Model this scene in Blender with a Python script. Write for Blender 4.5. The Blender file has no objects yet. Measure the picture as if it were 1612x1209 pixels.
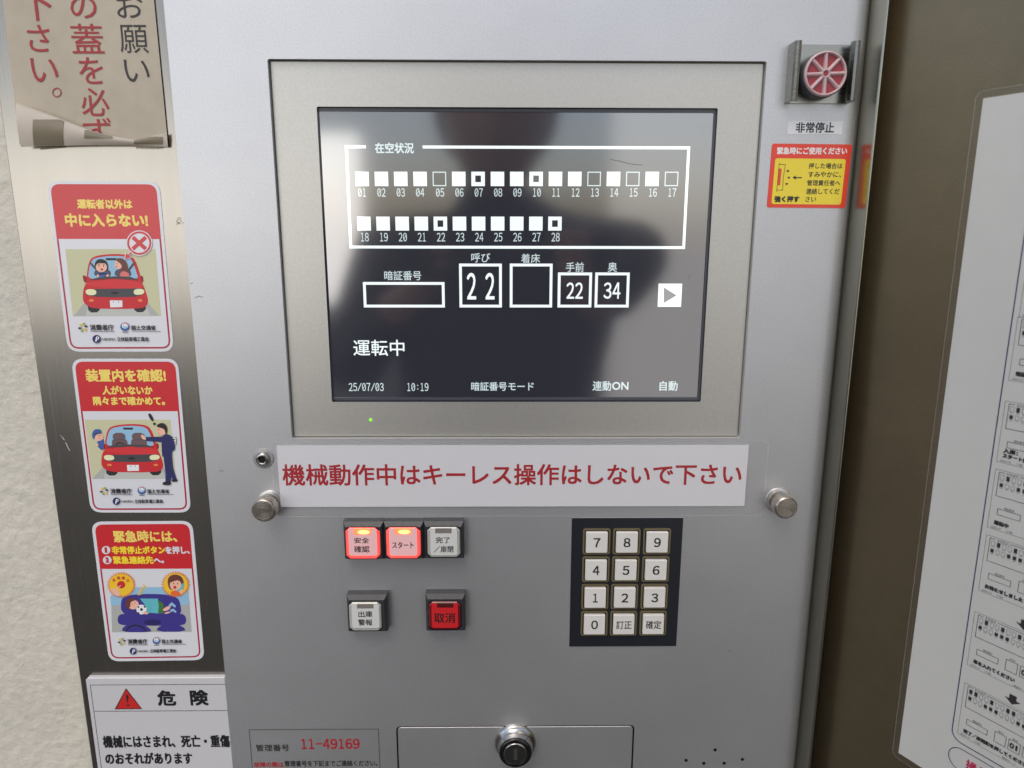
import bpy, math, random
from mathutils import Vector, Matrix, noise
from mathutils.geometry import tessellate_polygon
R = math.radians
random.seed(7)
S = bpy.context.scene
COL = S.collection

# ------------------------------------------------------------------ camera
CAM = Vector((0.0, -0.45, 1.30))
FPX, CX, CY = 1118.0, 806.0, 604.5          # focal length and centre of the 1612 x 1209 photograph
def _rot(a, b, c):
    Rx = Matrix(((1,0,0),(0,math.cos(a),-math.sin(a)),(0,math.sin(a),math.cos(a))))
    Ry = Matrix(((math.cos(b),0,math.sin(b)),(0,1,0),(-math.sin(b),0,math.cos(b))))
    Rz = Matrix(((math.cos(c),-math.sin(c),0),(math.sin(c),math.cos(c),0),(0,0,1)))
    return Rz @ Rx @ Ry
RM = _rot(R(11.97), R(-0.66), R(0.12))
def _w(v): return Vector((v[0], v[2], -v[1]))       # (right, down, forward) -> world
cx_ = _w(RM.transposed() @ Vector((1,0,0))); cy_ = -_w(RM.transposed() @ Vector((0,1,0))); cz_ = -_w(RM.transposed() @ Vector((0,0,1)))
cd = bpy.data.cameras.new('camera'); cam = bpy.data.objects.new('camera', cd); COL.objects.link(cam)
M = Matrix((cx_, cy_, cz_)).transposed().to_4x4(); M.translation = CAM
cam.matrix_world = M
cd.sensor_width = 36; cd.lens = 36*FPX/1612; cd.clip_start = 0.002; cd.clip_end = 500
cd.dof.use_dof = True; cd.dof.focus_distance = 0.47; cd.dof.aperture_fstop = 8.0     # a phone's small lens, focused on the panel
S.camera = cam

# ------------------------------------------------------------------ light
w = bpy.data.worlds.new('World'); S.world = w; w.use_nodes = True
nt = w.node_tree; bg = nt.nodes['Background']
sky = nt.nodes.new('ShaderNodeTexSky'); sky.sky_type = 'NISHITA'; sky.sun_disc = False
sky.sun_elevation = R(58); sky.sun_rotation = R(200); sky.dust_density = 3; sky.air_density = 1.0; sky.ozone_density = 0.6
nt.links.new(sky.outputs[0], bg.inputs[0]); bg.inputs[1].default_value = 0.11
sd = bpy.data.lights.new('sun', 'SUN'); sd.energy = 0.45; sd.angle = R(30); sd.color = (1, .93, .84)
so = bpy.data.objects.new('sun', sd); COL.objects.link(so)
sundir = Vector((-0.55, -1.0, 1.82)).normalized()          # towards the sun
so.rotation_euler = sundir.to_track_quat('Z', 'Y').to_euler()
so.location = sundir*20
def area(name, loc, tgt, sx, sy, watt, col=(1,1,1)):
    d = bpy.data.lights.new(name, 'AREA'); d.shape = 'RECTANGLE'; d.size = sx; d.size_y = sy; d.energy = watt; d.color = col
    o = bpy.data.objects.new(name, d); COL.objects.link(o); o.location = loc
    o.rotation_euler = (Vector(loc)-Vector(tgt)).to_track_quat('Z', 'Y').to_euler(); return o
area('open_entrance_daylight', (-1.78, -3.0, 1.36), (-1.6, 0, 1.36), 2.2, .8, 11.5, (1.0, .96, .92))
area('right_fill_lamp', (1.45, -3.0, 1.35), (1.45, 0, 1.35), 1.9, 2.1, 7, (1.0, .95, .90))  # added fill lamp, stands in for a pale wall behind on the right
S.view_settings.view_transform = 'Standard'; S.view_settings.look = 'None'; S.view_settings.gamma = 1
EXP = 0.6; S.view_settings.exposure = EXP

# ------------------------------------------------------------------ frames
class Frame:
    def __init__(s, o, x, y):
        s.o = Vector(o); s.x = Vector(x).normalized(); s.y = Vector(y).normalized(); s.z = s.x.cross(s.y)
        s.ox = s.oy = 0.0; s.sc = 1.0
    def zoom(s, ox, oy, sc): s.ox, s.oy, s.sc = ox, oy, sc; return s
    def uv(s, px, py, z=0.0):                    # where the sight line of a photo point meets this plane (raised by z)
        px = s.ox + px/s.sc; py = s.oy + py/s.sc
        d = _w(RM.transposed() @ Vector(((px-CX)/FPX, (py-CY)/FPX, 1)))
        q = s.o + s.z*z
        t = (q-CAM).dot(s.z)/d.dot(s.z)
        h = CAM + d*t - s.o
        return h.dot(s.x), h.dot(s.y)
    def rect(s, xl, xr, yt, yb, z=0.0):          # upright rectangle: u0, u1, v0, v1
        ym, xm = (yt+yb)/2, (xl+xr)/2
        return s.uv(xl, ym, z)[0], s.uv(xr, ym, z)[0], s.uv(xm, yb, z)[1], s.uv(xm, yt, z)[1]
    def mat(s):
        m = Matrix((s.x, s.y, s.z)).transposed().to_4x4(); m.translation = s.o; return m
PAN = Frame((0, 0, 1.3), (1,0,0), (0,0,1))       # face of the silver panel
JZ = -0.004
WZ = -0.022

# ------------------------------------------------------------------ materials
MATS = {}
def mat(name, col, rough=.5, metal=0.0, emit=None, es=0.0, alpha=1.0, spec=.5, ior=None, coat=0.0, bump=None, var=None, trans=0.0, aniso=None):
    if name in MATS: return MATS[name]
    m = bpy.data.materials.new(name); m.use_nodes = True; n = m.node_tree; b = n.nodes['Principled BSDF']
    I = b.inputs
    I['Base Color'].default_value = (*col, 1); I['Roughness'].default_value = rough; I['Metallic'].default_value = metal
    I['Specular IOR Level'].default_value = spec
    if ior: I['IOR'].default_value = ior
    if emit: I['Emission Color'].default_value = (*emit, 1); I['Emission Strength'].default_value = es/2**EXP
    I['Alpha'].default_value = alpha; I['Coat Weight'].default_value = coat; I['Transmission Weight'].default_value = trans
    if bump or var:
        tc = n.nodes.new('ShaderNodeTexCoord')
    if var:   # list of (scale vector, amount, detail, rough amount)
        last = None
        base = n.nodes.new('ShaderNodeRGB'); base.outputs[0].default_value = (*col, 1); last = base.outputs[0]
        rlast = None
        for sc, amt, det, ramt in var:
            mp = n.nodes.new('ShaderNodeMapping'); mp.inputs['Scale'].default_value = sc
            n.links.new(tc.outputs['Object'], mp.inputs[0])
            nz = n.nodes.new('ShaderNodeTexNoise'); nz.inputs['Scale'].default_value = 1; nz.inputs['Detail'].default_value = det
            n.links.new(mp.outputs[0], nz.inputs['Vector'])
            mr = n.nodes.new('ShaderNodeMapRange'); mr.inputs[1].default_value = .25; mr.inputs[2].default_value = .75
            mr.inputs[3].default_value = 1-amt; mr.inputs[4].default_value = 1+amt
            n.links.new(nz.outputs['Fac'], mr.inputs[0])
            mx = n.nodes.new('ShaderNodeVectorMath'); mx.operation = 'SCALE'
            n.links.new(last, mx.inputs[0]); n.links.new(mr.outputs[0], mx.inputs['Scale']); last = mx.outputs[0]
            if ramt:
                m2 = n.nodes.new('ShaderNodeMapRange'); m2.inputs[1].default_value = .25; m2.inputs[2].default_value = .75
                m2.inputs[3].default_value = rough-ramt; m2.inputs[4].default_value = rough+ramt
                n.links.new(nz.outputs['Fac'], m2.inputs[0]); n.links.new(m2.outputs[0], I['Roughness'])
        n.links.new(last, I['Base Color'])
    if bump:  # list of (scale vector, distance, detail)
        prev = None
        for sc, dist, det in bump:
            mp = n.nodes.new('ShaderNodeMapping'); mp.inputs['Scale'].default_value = sc
            n.links.new(tc.outputs['Object'], mp.inputs[0])
            nz = n.nodes.new('ShaderNodeTexNoise'); nz.inputs['Scale'].default_value = 1; nz.inputs['Detail'].default_value = det
            n.links.new(mp.outputs[0], nz.inputs['Vector'])
            bp = n.nodes.new('ShaderNodeBump'); bp.inputs['Strength'].default_value = 1; bp.inputs['Distance'].default_value = dist
            n.links.new(nz.outputs['Fac'], bp.inputs['Height'])
            if prev: n.links.new(prev, bp.inputs['Normal'])
            prev = bp.outputs[0]
        n.links.new(prev, I['Normal'])
    if aniso:
        I['Anisotropic'].default_value = aniso
    MATS[name] = m; return m
def flat(name, c, rough=.45):
    f = lambda x: (x/255/12.92 if x/255 <= .04045 else ((x/255+.055)/1.055)**2.4)
    return mat(name, tuple(f(x) for x in c), rough)

silver = mat('silver_paint', (.575,.582,.592), .47, .84, var=[((900,900,900),.06,1,0), ((6,6,6),.03,3,.03), ((38,38,20),.02,5,0)], bump=[((1400,1400,1400),.000012,1)])
silver_edge = silver
steel = mat('brushed_steel', (.285,.272,.247), .26, 1.0, var=[((1500,9,1500),.045,2,.02), ((14,5,14),.06,3,0), ((90,1.5,90),.03,2,0)], bump=[((2600,10,2600),.000005,1)])
steel_brown = mat('brown_steel', (.265,.215,.138), .36, .95, var=[((900,900,14),.08,2,.03), ((70,70,1.5),.05,2,0), ((9,9,9),.09,3,0)], bump=[((1800,1800,12),.000012,1)])
steel_strip = mat('flange_steel', (.36,.35,.29), .24, 1.0, var=[((1500,20,1500),.06,2,.02)])
guard_steel = mat('guard_steel', (.27,.27,.245), .30, 1.0, var=[((30,900,900),.10,2,.05)])
chrome = mat('chrome', (.45,.45,.44), .17, 1.0)
nickel = mat('turned_nickel', (.46,.42,.36), .30, 1.0, var=[((400,400,400),.1,2,.05)])
bezelm = mat('display_bezel', (.53,.52,.48), .42, .75, var=[((700,700,700),.05,1,0), ((7,7,7),.03,2,0)], bump=[((1300,1300,1300),.000015,1)])
bezel_wall = mat('display_cutout_wall', (.50,.50,.48), .45, .3)
gasket = mat('display_gasket', (.035,.038,.05), .25)
glass = mat('display_glass', (.020,.021,.026), .09, 0, emit=(.6,.65,1.0), es=.018, spec=.5, ior=2.8)
lit = mat('display_lit', (.02,.02,.02), .075, 0, emit=(.90,.99,1.0), es=1.05, ior=2.8)
lit_thin = mat('display_lit_thin', (.02,.02,.02), .075, 0, emit=(.82,.97,1.0), es=.75, ior=2.8)
lit_grey = mat('display_grey', (.02,.02,.02), .075, 0, emit=(.34,.33,.35), es=.5, ior=2.8)
led = mat('green_led', (.1,.4,.02), .3, 0, emit=(.25,1,.02), es=1.0)
plaster = mat('cream_plaster', (.64,.61,.52), .6, var=[((25,25,25),.06,4,0), ((160,160,160),.05,2,0)], bump=[((520,520,520),.0004,3)])
white_st = flat('sticker_white', (222,224,228), .3)
red_st = flat('sticker_red', (205,45,52), .3)
dkred = flat('sticker_dark_red', (172,25,48), .35)
yel_st = flat('sticker_yellow', (246,222,110), .35)
yel2 = flat('sticker_bright_yellow', (250,225,60), .35)
blackm = flat('print_black', (30,30,32), .4)
paperm = mat('laminated_paper', (.70,.70,.72), .28, coat=.2, var=[((5,5,5),.02,2,0)], bump=[((60,60,60),.00008,2)])
plate_w = mat('sign_plate_white', (.60,.60,.61), .35)
page_w = mat('door_page_white', (.62,.63,.60), .35, var=[((60,60,60),.02,3,0)])
film = mat('laminate_film', (.5,.5,.52), .12, 0, alpha=.035, spec=.6)
film_edge = mat('laminate_film_edge', (.8,.8,.8), .2, 0, alpha=.2)
redtxt = flat('print_dark_red', (168,18,32), .4)
housing = mat('button_housing', (.030,.033,.038), .42, var=[((300,300,300),.06,2,.04)])
lens_lit = mat('button_lens_red_lit', (.7,.08,.07), .25, 0, emit=(1,.07,.06), es=1.15)
cap_lit = mat('button_cap_pink_lit', (.75,.50,.50), .35, 0, emit=(1,.35,.36), es=.16)
lamp_or = mat('button_lamp_lit', (.9,.3,.1), .3, 0, emit=(1,.16,.05), es=1.1)
lamp_hot = mat('button_lamp_hot', (.9,.5,.2), .3, 0, emit=(1,.62,.18), es=1.5)
lens_clear = mat('button_lens_clear', (.42,.44,.40), .18, 0, spec=.8)
cap_white = mat('button_cap_white', (.66,.67,.64), .4)
window_grey = mat('button_window_grey', (.22,.20,.18), .3)
lens_red = mat('button_lens_red', (.15,.012,.018), .18)
cap_red = mat('button_cap_red', (.55,.018,.022), .35, 0, emit=(1,.02,.02), es=.05)  # faint red glow put into the material, though this cap is unlit
window_dkred = mat('button_window_dark_red', (.09,.01,.012), .3)
pad_black = mat('keypad_black', (.014,.016,.022), .35)
key_gold = mat('key_surround_gold', (.20,.165,.085), .4, .3)
key_gap = mat('key_gap_black', (.01,.01,.01), .5)
key_white = mat('key_cap_white', (.74,.73,.69), .38, var=[((120,120,120),.02,2,0)])
holem = mat('hole_black', (.004,.004,.004), .8)
groove = mat('groove_dark', (.03,.03,.03), .6)
estop_body = mat('stop_body_grey', (.075,.08,.082), .45)
estop_ring = mat('stop_ring_pink', (.55,.40,.41), .35, spec=.5)
estop_red = mat('stop_red', (.33,.03,.042), .4)
oldpaper = mat('aged_paper', (.49,.43,.325), .5, var=[((14,14,14),.12,5,0), ((120,120,120),.05,2,0), ((5,5,5),.05,2,0)], bump=[((90,90,90),.00010,3)])
oldback = mat('aged_paper_back', (.66,.58,.48), .5, var=[((20,20,20),.10,4,0)], bump=[((50,50,50),.0002,3)])
tape = mat('brown_tape', (.25,.21,.14), .35, var=[((60,60,60),.10,3,0)])
floorm = mat('concrete', (.05,.048,.045), .8, var=[((2,2,2),.15,4,0)])

# ------------------------------------------------------------------ mesh builder
_tc = {}
def glyph(s):
    if s in _tc: return _tc[s]
    c = bpy.data.curves.new('t', 'FONT'); c.body = s; c.resolution_u = 3; c.align_x = 'LEFT'
    o = bpy.data.objects.new('t', c); COL.objects.link(o); bpy.context.view_layer.update()
    me = bpy.data.meshes.new_from_object(o.evaluated_get(bpy.context.evaluated_depsgraph_get()))
    me.calc_loop_triangles()
    vs = [(v.co.x, v.co.y) for v in me.vertices]; fs = [tuple(t.vertices) for t in me.loop_triangles]
    bpy.data.objects.remove(o); bpy.data.curves.remove(c); bpy.data.meshes.remove(me)
    x0 = min(v[0] for v in vs); x1 = max(v[0] for v in vs); y0 = min(v[1] for v in vs); y1 = max(v[1] for v in vs)
    vs = [((x-x0)/(x1-x0 or 1), (y-y0)/(y1-y0 or 1)) for x, y in vs]
    out = []
    for a, b, c_ in fs:
        A, B, C_ = vs[a], vs[b], vs[c_]
        ar = (B[0]-A[0])*(C_[1]-A[1])-(B[1]-A[1])*(C_[0]-A[0])
        if abs(ar) > 1e-9: out.append((a, b, c_) if ar > 0 else (a, c_, b))
    _tc[s] = (vs, out); return _tc[s]

def rr(u0, u1, v0, v1, r, seg=5):                # rounded rectangle outline, counter-clockwise
    pts = []
    for cx, cy, a0 in ((u1-r, v0+r, -90), (u1-r, v1-r, 0), (u0+r, v1-r, 90), (u0+r, v0+r, 180)):
        for i in range(seg+1):
            a = R(a0+90*i/seg); pts.append((cx+r*math.cos(a), cy+r*math.sin(a)))
    return pts
def circ(u, v, r, seg=32, rv=None, a0=0):
    rv = rv or r
    return [(u+r*math.cos(2*math.pi*i/seg+a0), v+rv*math.sin(2*math.pi*i/seg+a0)) for i in range(seg)]

class MB:
    def __init__(s): s.v = []; s.f = []; s.m = []; s.mats = []; s.smooth = []
    def mi(s, m):
        if m not in s.mats: s.mats.append(m)
        return s.mats.index(m)
    def add(s, vs, fs, m, smooth=False):
        o = len(s.v); s.v += [tuple(v) for v in vs]; k = s.mi(m)
        for f in fs: s.f.append(tuple(o+i for i in f)); s.m.append(k); s.smooth.append(smooth)
    def poly(s, pts, z, m, holes=()):
        loops = [[Vector((p[0], p[1], 0)) for p in pts]] + [[Vector((p[0], p[1], 0)) for p in h] for h in holes]
        fl = [p for l in loops for p in l]
        tr = tessellate_polygon(loops); fs = []
        for a, b, c in tr:
            A, B, C = fl[a], fl[b], fl[c]
            ar = (B.x-A.x)*(C.y-A.y)-(B.y-A.y)*(C.x-A.x)
            if abs(ar) > 1e-14: fs.append((a, b, c) if ar > 0 else (a, c, b))
        s.add([(p.x, p.y, z) for p in fl], fs, m)
    def prism(s, pts, z0, z1, m, holes=(), msides=None, bevel=0.0, top=True, hside=None):
        n = len(pts)
        area = sum(pts[i][0]*pts[(i+1) % n][1]-pts[(i+1) % n][0]*pts[i][1] for i in range(n))
        if area < 0: pts = pts[::-1]
        if bevel:
            ins = inset(pts, bevel)
            vs = [(x, y, z0) for x, y in pts]+[(x, y, z1-bevel) for x, y in pts]+[(x, y, z1) for x, y in ins]
            fs = [(i, (i+1) % n, n+(i+1) % n, n+i) for i in range(n)]+[(n+i, n+(i+1) % n, 2*n+(i+1) % n, 2*n+i) for i in range(n)]
            s.add(vs, fs, msides or m)
            if top: s.poly(ins, z1, m, holes)
        else:
            vs = [(x, y, z0) for x, y in pts]+[(x, y, z1) for x, y in pts]
            s.add(vs, [(i, (i+1) % n, n+(i+1) % n, n+i) for i in range(n)], msides or m)
            if top: s.poly(pts, z1, m, holes)
        for h in holes:
            k = len(h); ar = sum(h[i][0]*h[(i+1) % k][1]-h[(i+1) % k][0]*h[i][1] for i in range(k))
            if ar > 0: h = h[::-1]
            vs = [(x, y, z0) for x, y in h]+[(x, y, z1) for x, y in h]
            s.add(vs, [(i, (i+1) % k, k+(i+1) % k, k+i) for i in range(k)], hside or msides or m)
    def box(s, u0, u1, v0, v1, z0, z1, m, bevel=0.0):
        s.prism([(u0, v0), (u1, v0), (u1, v1), (u0, v1)], z0, z1, m, bevel=bevel)
    def lathe(s, u, v, prof, m, seg=40, cap=True, smooth=True):
        vs = []; fs = []
        for r, z in prof:
            for i in range(seg):
                a = 2*math.pi*i/seg; vs.append((u+r*math.cos(a), v+r*math.sin(a), z))
        for k in range(len(prof)-1):
            for i in range(seg):
                j = (i+1) % seg; fs.append((k*seg+i, k*seg+j, (k+1)*seg+j, (k+1)*seg+i))
        s.add(vs, fs, m, smooth)
        if cap:
            r, z = prof[-1]
            s.add([(u+r*math.cos(2*math.pi*i/seg), v+r*math.sin(2*math.pi*i/seg), z) for i in range(seg)], [tuple(range(seg))], m)
    def text(s, t, u0, u1, v0, v1, z, m, bold=0.0):
        vs, fs = glyph(t); du = u1-u0; dv = v1-v0
        sh = [(0, 0)] if not bold else [(-bold, -bold), (bold, -bold), (-bold, bold), (bold, bold), (0, 0)]
        for k, (a, b) in enumerate(sh):
            s.add([(u0+x*du+a, v0+y*dv+b, z+k*6e-6) for x, y in vs], fs, m)
    def textq(s, t, O, X, Y, z, m, bold=0.0):        # bottom-left corner O, width vector X, height vector Y, in plane units
        vs, fs = glyph(t)
        sh = [(0, 0)] if not bold else [(-bold, 0), (bold, 0), (0, bold), (0, -bold)]
        for k, (a, b) in enumerate(sh):
            s.add([(O[0]+x*X[0]+y*Y[0]+a, O[1]+x*X[1]+y*Y[1]+b, z+k*6e-6) for x, y in vs], fs, m)
    def line(s, pts, wd, z, m, closed=False):
        n = len(pts); L = []; Rr = []
        for i in range(n):
            a = pts[i-1] if (i > 0 or closed) else None; b = pts[(i+1) % n] if (i < n-1 or closed) else None
            p = Vector(pts[i]); d1 = (p-Vector(a)).normalized() if a else None; d2 = (Vector(b)-p).normalized() if b else None
            if d1 is None: d1 = d2
            if d2 is None: d2 = d1
            n1 = Vector((-d1.y, d1.x)); n2 = Vector((-d2.y, d2.x)); q = n1+n2
            q = n1 if q.length < .2 else q.normalized()
            k = wd/2/max(.35, q.dot(n1)); L.append(p+q*k); Rr.append(p-q*k)
        vs = [(p.x, p.y, z) for p in L]+[(p.x, p.y, z) for p in Rr]
        s.add(vs, [(n+i, n+(i+1) % n, (i+1) % n, i) for i in range(n if closed else n-1)], m)
    def build(s, name, parent, off, frame=None, **kw):
        me = bpy.data.meshes.new(name)
        me.from_pydata([(x-off[0], y-off[1], z-off[2]) for x, y, z in s.v], [], s.f)
        for m in s.mats: me.materials.append(m)
        me.polygons.foreach_set('material_index', s.m); me.polygons.foreach_set('use_smooth', s.smooth)
        me.update()
        o = bpy.data.objects.new(name, me); COL.objects.link(o)
        if parent is not None: o.parent = parent
        elif frame is not None: o.matrix_world = frame.mat() @ Matrix.Translation(off)
        for k, v in kw.items(): o[k] = v
        return o
def inset(pts, d):
    n = len(pts); out = []
    for i in range(n):
        a, p, b = Vector(pts[i-1]), Vector(pts[i]), Vector(pts[(i+1) % n])
        d1 = (p-a).normalized(); d2 = (b-p).normalized()
        n1 = Vector((-d1.y, d1.x)); n2 = Vector((-d2.y, d2.x)); q = (n1+n2)
        q = q.normalized() if q.length > 1e-6 else n1
        out.append(tuple(p+q*(d/max(.5, q.dot(n1)))))
    return out
class Thing:
    def __init__(s, name, label, cat, frame, off, group=None):
        s.o = bpy.data.objects.new(name, None); COL.objects.link(s.o); s.o.empty_display_size = .01
        s.o.matrix_world = frame.mat() @ Matrix.Translation(off)
        s.o['label'] = label; s.o['category'] = cat
        if group: s.o['group'] = group
        s.off = off
    def part(s, name, mb, parent=None, label=None):
        o = mb.build(name, parent or s.o, s.off)
        if label: o['label'] = label
        return o

P = PAN
def U(x, y, z=0.0): return P.uv(x, y, z)[0]
def V(x, y, z=0.0): return P.uv(x, y, z)[1]
P.zoom(0, 0, 1)

# ------------------------------------------------------------------ setting: wall, floor
UL = -0.1969; UR = U(1371, 0); UJ = P.uv(60, 600, JZ)[0]
def bumpy_wall():
    mb = MB(); vs = []; fs = []
    us = [-1.4, -1.0, -.7, -.5]+[-.42+i*.0016 for i in range(82)]
    us = [u for u in us if u < UJ+.004]+[UJ+.004]
    vsl = [-1.29, -1.0, -.8]+[-.6+i*.0016 for i in range(560)]+[.4, .6, 1.2]
    for v in vsl:
        for u in us:
            p = Vector((u*340, v*340, 3.1))
            n = noise.fractal(p, .8, 2.1, 4)*.55+max(0, noise.noise(p*.45)+.1)*.8
            fade = 1 if (-.43 < u and -.61 < v < .31) else 0
            vs.append((u, v, WZ+.0006*n*fade))
    W = len(us)
    for j in range(len(vsl)-1):
        for i in range(W-1): fs.append((j*W+i, j*W+i+1, (j+1)*W+i+1, (j+1)*W+i))
    mb.add(vs, fs, plaster, True)
    o = mb.build('wall', None, (0, 0, 0), P); o['kind'] = 'structure'
    return o
bumpy_wall()
mb = MB(); mb.add([(-6,-1.3,-.3),(6,-1.3,-.3),(6,3,-.3),(-6,3,-.3)], [(0,1,2,3)], plaster)
o = mb.build('rear_wall', None, (0,0,0), PAN); o['kind'] = 'structure'
mb = MB(); F0 = Frame((0, 0, 0), (1,0,0), (0,1,0))
mb.add([(-30,-60,0),(30,-60,0),(30,.5,0),(-30,.5,0)], [(0,1,2,3)], floorm)
o = mb.build('floor', None, (0,0,0), F0); o['kind'] = 'structure'


# ------------------------------------------------------------------ stainless jamb (left)
t = Thing('steel_door_jamb', 'brushed stainless steel strip between cream wall and silver panel', 'door jamb', P, (UJ, -1.29, 0))
mb = MB(); mb.box(UJ, -.17, -1.29, 1.1, -.06, JZ, steel, bevel=.0008); t.part('jamb_plate', mb)
mb = MB()   # small scratches and a scuff mark
P.zoom(90, 550, 4.478)
scr = flat('scratch_pale', (190,185,178), .5)
for pts in (((25,605),(38,622),(52,640)), ((60,655),(72,680),(90,715)), ((30,612),(45,625))):
    mb.line([P.uv(x, y, JZ) for x, y in pts], .0006, JZ+.0001, scr)
P.zoom(60, 270, 4.169)
scuff = flat('scuff_dark', (95,85,70), .6)
for pts in (((912,310),(925,303),(940,308)), ((908,330),(918,316),(935,318),(941,330)), ((910,352),(922,338),(938,346)), ((915,345),(932,330))):
    mb.line([P.uv(x, y, JZ) for x, y in pts], .0003, JZ+.0001, scuff)
t.part('scratch', mb)
P.zoom(0, 0, 1)

# ------------------------------------------------------------------ silver control cabinet
VT, VB = .55, -.75
hb = (U(459,390), U(1186,390), V(806,690), V(806,94.5))       # cut-out of the display
hb = (-.1392, .1559, -.1320, .1002)
hh = (U(624.5,1175), U(997.5,1175), -.56, V(811,1142.5))      # hatch opening
cab = Thing('control_cabinet', 'silver painted control cabinet face with round knobs and a keyed hatch', 'control cabinet', P, (0, VB, 0))
mb = MB()
RAD = .0075
outer = [(UL, VB), (UR-RAD, VB), (UR-RAD, VT), (UL, VT)]
ph = [circ(*P.uv(x, y), .0013, 14) for x, y in ((1125.8,1180.6),(1080,1197),(1108,1201.6),(1140,1201.6),(1168.7,1195.5))]
mb.poly(outer, 0, silver, holes=[rr(hb[0], hb[1], hb[2], hb[3], .0012, 3), rr(*hh[:2], hh[2], hh[3], .003, 5)]+ph)
for h_, d_, m_ in ((rr(hb[0], hb[1], hb[2], hb[3], .0012, 3), -.009, bezel_wall), (rr(hh[0], hh[1], hh[2], hh[3], .003, 5), -.004, groove)):
    h_ = h_[::-1]; k = len(h_)
    mb.add([(x, y, d_) for x, y in h_]+[(x, y, 0) for x, y in h_], [(i, (i+1) % k, k+(i+1) % k, k+i) for i in range(k)], m_)
# left edge of the sheet, then the rounded right edge rolled forward into the flange
mb.add([(UL,VB,-.004),(UL,VB,-.0),(UL,VT,0),(UL,VT,-.004)], [(0,1,2,3)], silver)
pr = []
for i in range(9):
    a = R(90*i/8); pr.append((UR-RAD+RAD*math.sin(a)*1.0, -.0034*(1-math.cos(a))))
vs = [(u, VB, z) for u, z in pr]+[(u, VT, z) for u, z in pr]
mb.add(vs, [(i, i+1, 10+i, 9+i) for i in range(8)], silver, True)
cab.part('front_plate', mb)
# side flange: polished strip that stands out square to the panel
FD = .0185
mb = MB()
ufl = UR+.0004
mb.prism([(ufl, VB), (ufl+.0016, VB), (ufl+.0016, VT), (ufl, VT)], -.012, FD, steel_strip, bevel=.0006)
cab.part('side_flange', mb)
mb = MB()
g = .0011
mb.prism(rr(hh[0]+g, hh[1]-g, hh[2]+g, hh[3]-g, .0026, 5), -.004, -.0002, silver, bevel=.0002)
hatch = cab.part('hatch', mb)
mb = MB(); mb.box(hh[0]-.002, hh[1]+.002, hh[2], hh[3]+.002, -.008, -.0042, groove); cab.part('hatch_recess', mb)
for h_ in ph:
    mb = MB(); cu = sum(p[0] for p in h_)/len(h_); cv = sum(p[1] for p in h_)/len(h_)
    mb.lathe(cu, cv, [(.0013, 0), (.0013, -.004), (.0001, -.0041)], holem, 14, cap=False); cab.part('speaker_hole', mb)
# small pen-like marks and scuffs on the paint
mkm = flat('mark_dark', (88,86,84), .5)
for pts in (((307,469),(313,466),(320,468)), ((300,447),(304,445)), ((277,351),(283,350)), ((1252,300),(1256,299)), ((345,742),(349,740),(352,743)), ((1147,1024),(1152,1025))):
    mb = MB(); mb.line([P.uv(x, y) for x, y in pts], .00035, .00006, mkm); cab.part('scuff', mb)
# key lock in the hatch
LH = .012
lu, lv = P.uv(811.5, 1187, LH)
mb = MB()
mb.lathe(lu, lv, [(.0150,-.0002),(.0150,.0012),(.0138,.0026),(.0120,.0032),(.0117,.0090),(.0114,.0105)], chrome, 48, cap=False)
lk = cab.part('lock', mb, parent=hatch)
mb = MB()
mb.lathe(lu, lv, [(.0116,.0098),(.0116,.0112),(.0108,.0119),(.0086,.0119),(.0083,.0113)], mat('lock_ring_dark', (.05,.05,.05), .25, .9), 48, cap=False)
cab.part('lock_ring', mb, parent=hatch)
mb = MB()
mb.lathe(lu, lv, [(.0083,.0112),(.0083,.0122),(.0078,.0124)], mat('lock_face', (.12,.12,.115), .3, .9), 48)
mb.lathe(lu, lv, [(.0084,.0112),(.0084,.01245),(.0078,.01245)], chrome, 48, cap=False)
mb.box(lu-.0013, lu+.0013, lv-.0045, lv+.0040, .0124, .01252, mat('keyway', (.30,.30,.29), .25, .9))
cab.part('lock_cylinder', mb, parent=hatch)
# knobs
for (x, y, r, lab) in ((414, 804.5, .0078, None), (1238.3, 800.3, .0075, None)):
    kz = .0150
    u, v = P.uv(x, y, kz)
    mb = MB()
    mb.lathe(u, v, [(.0062,0),(.0062,.006),(r-.0002,.0065),(r,.0075),(r,.0140),(r-.0004,.0147),(r-.0009,.0150)], nickel, 48)
    for i in range(3): mb.lathe(u, v, [(r*(.75-.2*i),.01502),(r*(.72-.2*i),.01508),(r*(.69-.2*i),.01502)], nickel, 40, cap=False)
    k = cab.part('knob', mb)
    mb = MB(); mb.lathe(u, v, [(.0088,0),(.0088,.0006),(.0082,.0009),(.0060,.0010)], mat('knob_washer', (.5,.5,.49), .3, .6), 40, cap=False)
    cab.part('washer', mb, parent=k)
    mb = MB()
    for i in range(44):
        a = 2*math.pi*i/44; c_, s_ = math.cos(a), math.sin(a); d = .00022
        q = [(u+r*c_-s_*d, v+r*s_+c_*d), (u+r*c_+s_*d, v+r*s_-c_*d), (u+(r+.00022)*c_, v+(r+.00022)*s_)]
        mb.prism(q, .0078, .0136, nickel)
    cab.part('knurl', mb, parent=k)
u, v = P.uv(413.3, 722.8, .002)
mb = MB(); mb.lathe(u, v, [(.0068,0),(.0068,.0006),(.0062,.0009),(.0030,.0009)], mat('plastic_washer', (.30,.30,.30), .2), 40, cap=False)
sc_ = MB(); dk = mat('screw_steel', (.42,.41,.39), .22, 1.0)
sc_.lathe(u, v, [(.0047,.0009),(.0046,.0022),(.0038,.0034),(.0024,.0039),(.0024,.0026)], dk, 32, cap=False)
sc_.lathe(u, v, [(.0024,.0026),(.0020,.0024),(.0010,.0024),(.0009,.0034),(.0001,.0035)], holem, 6, cap=False)
scw = cab.part('screw', sc_); cab.part('washer', mb, parent=scw)
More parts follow.
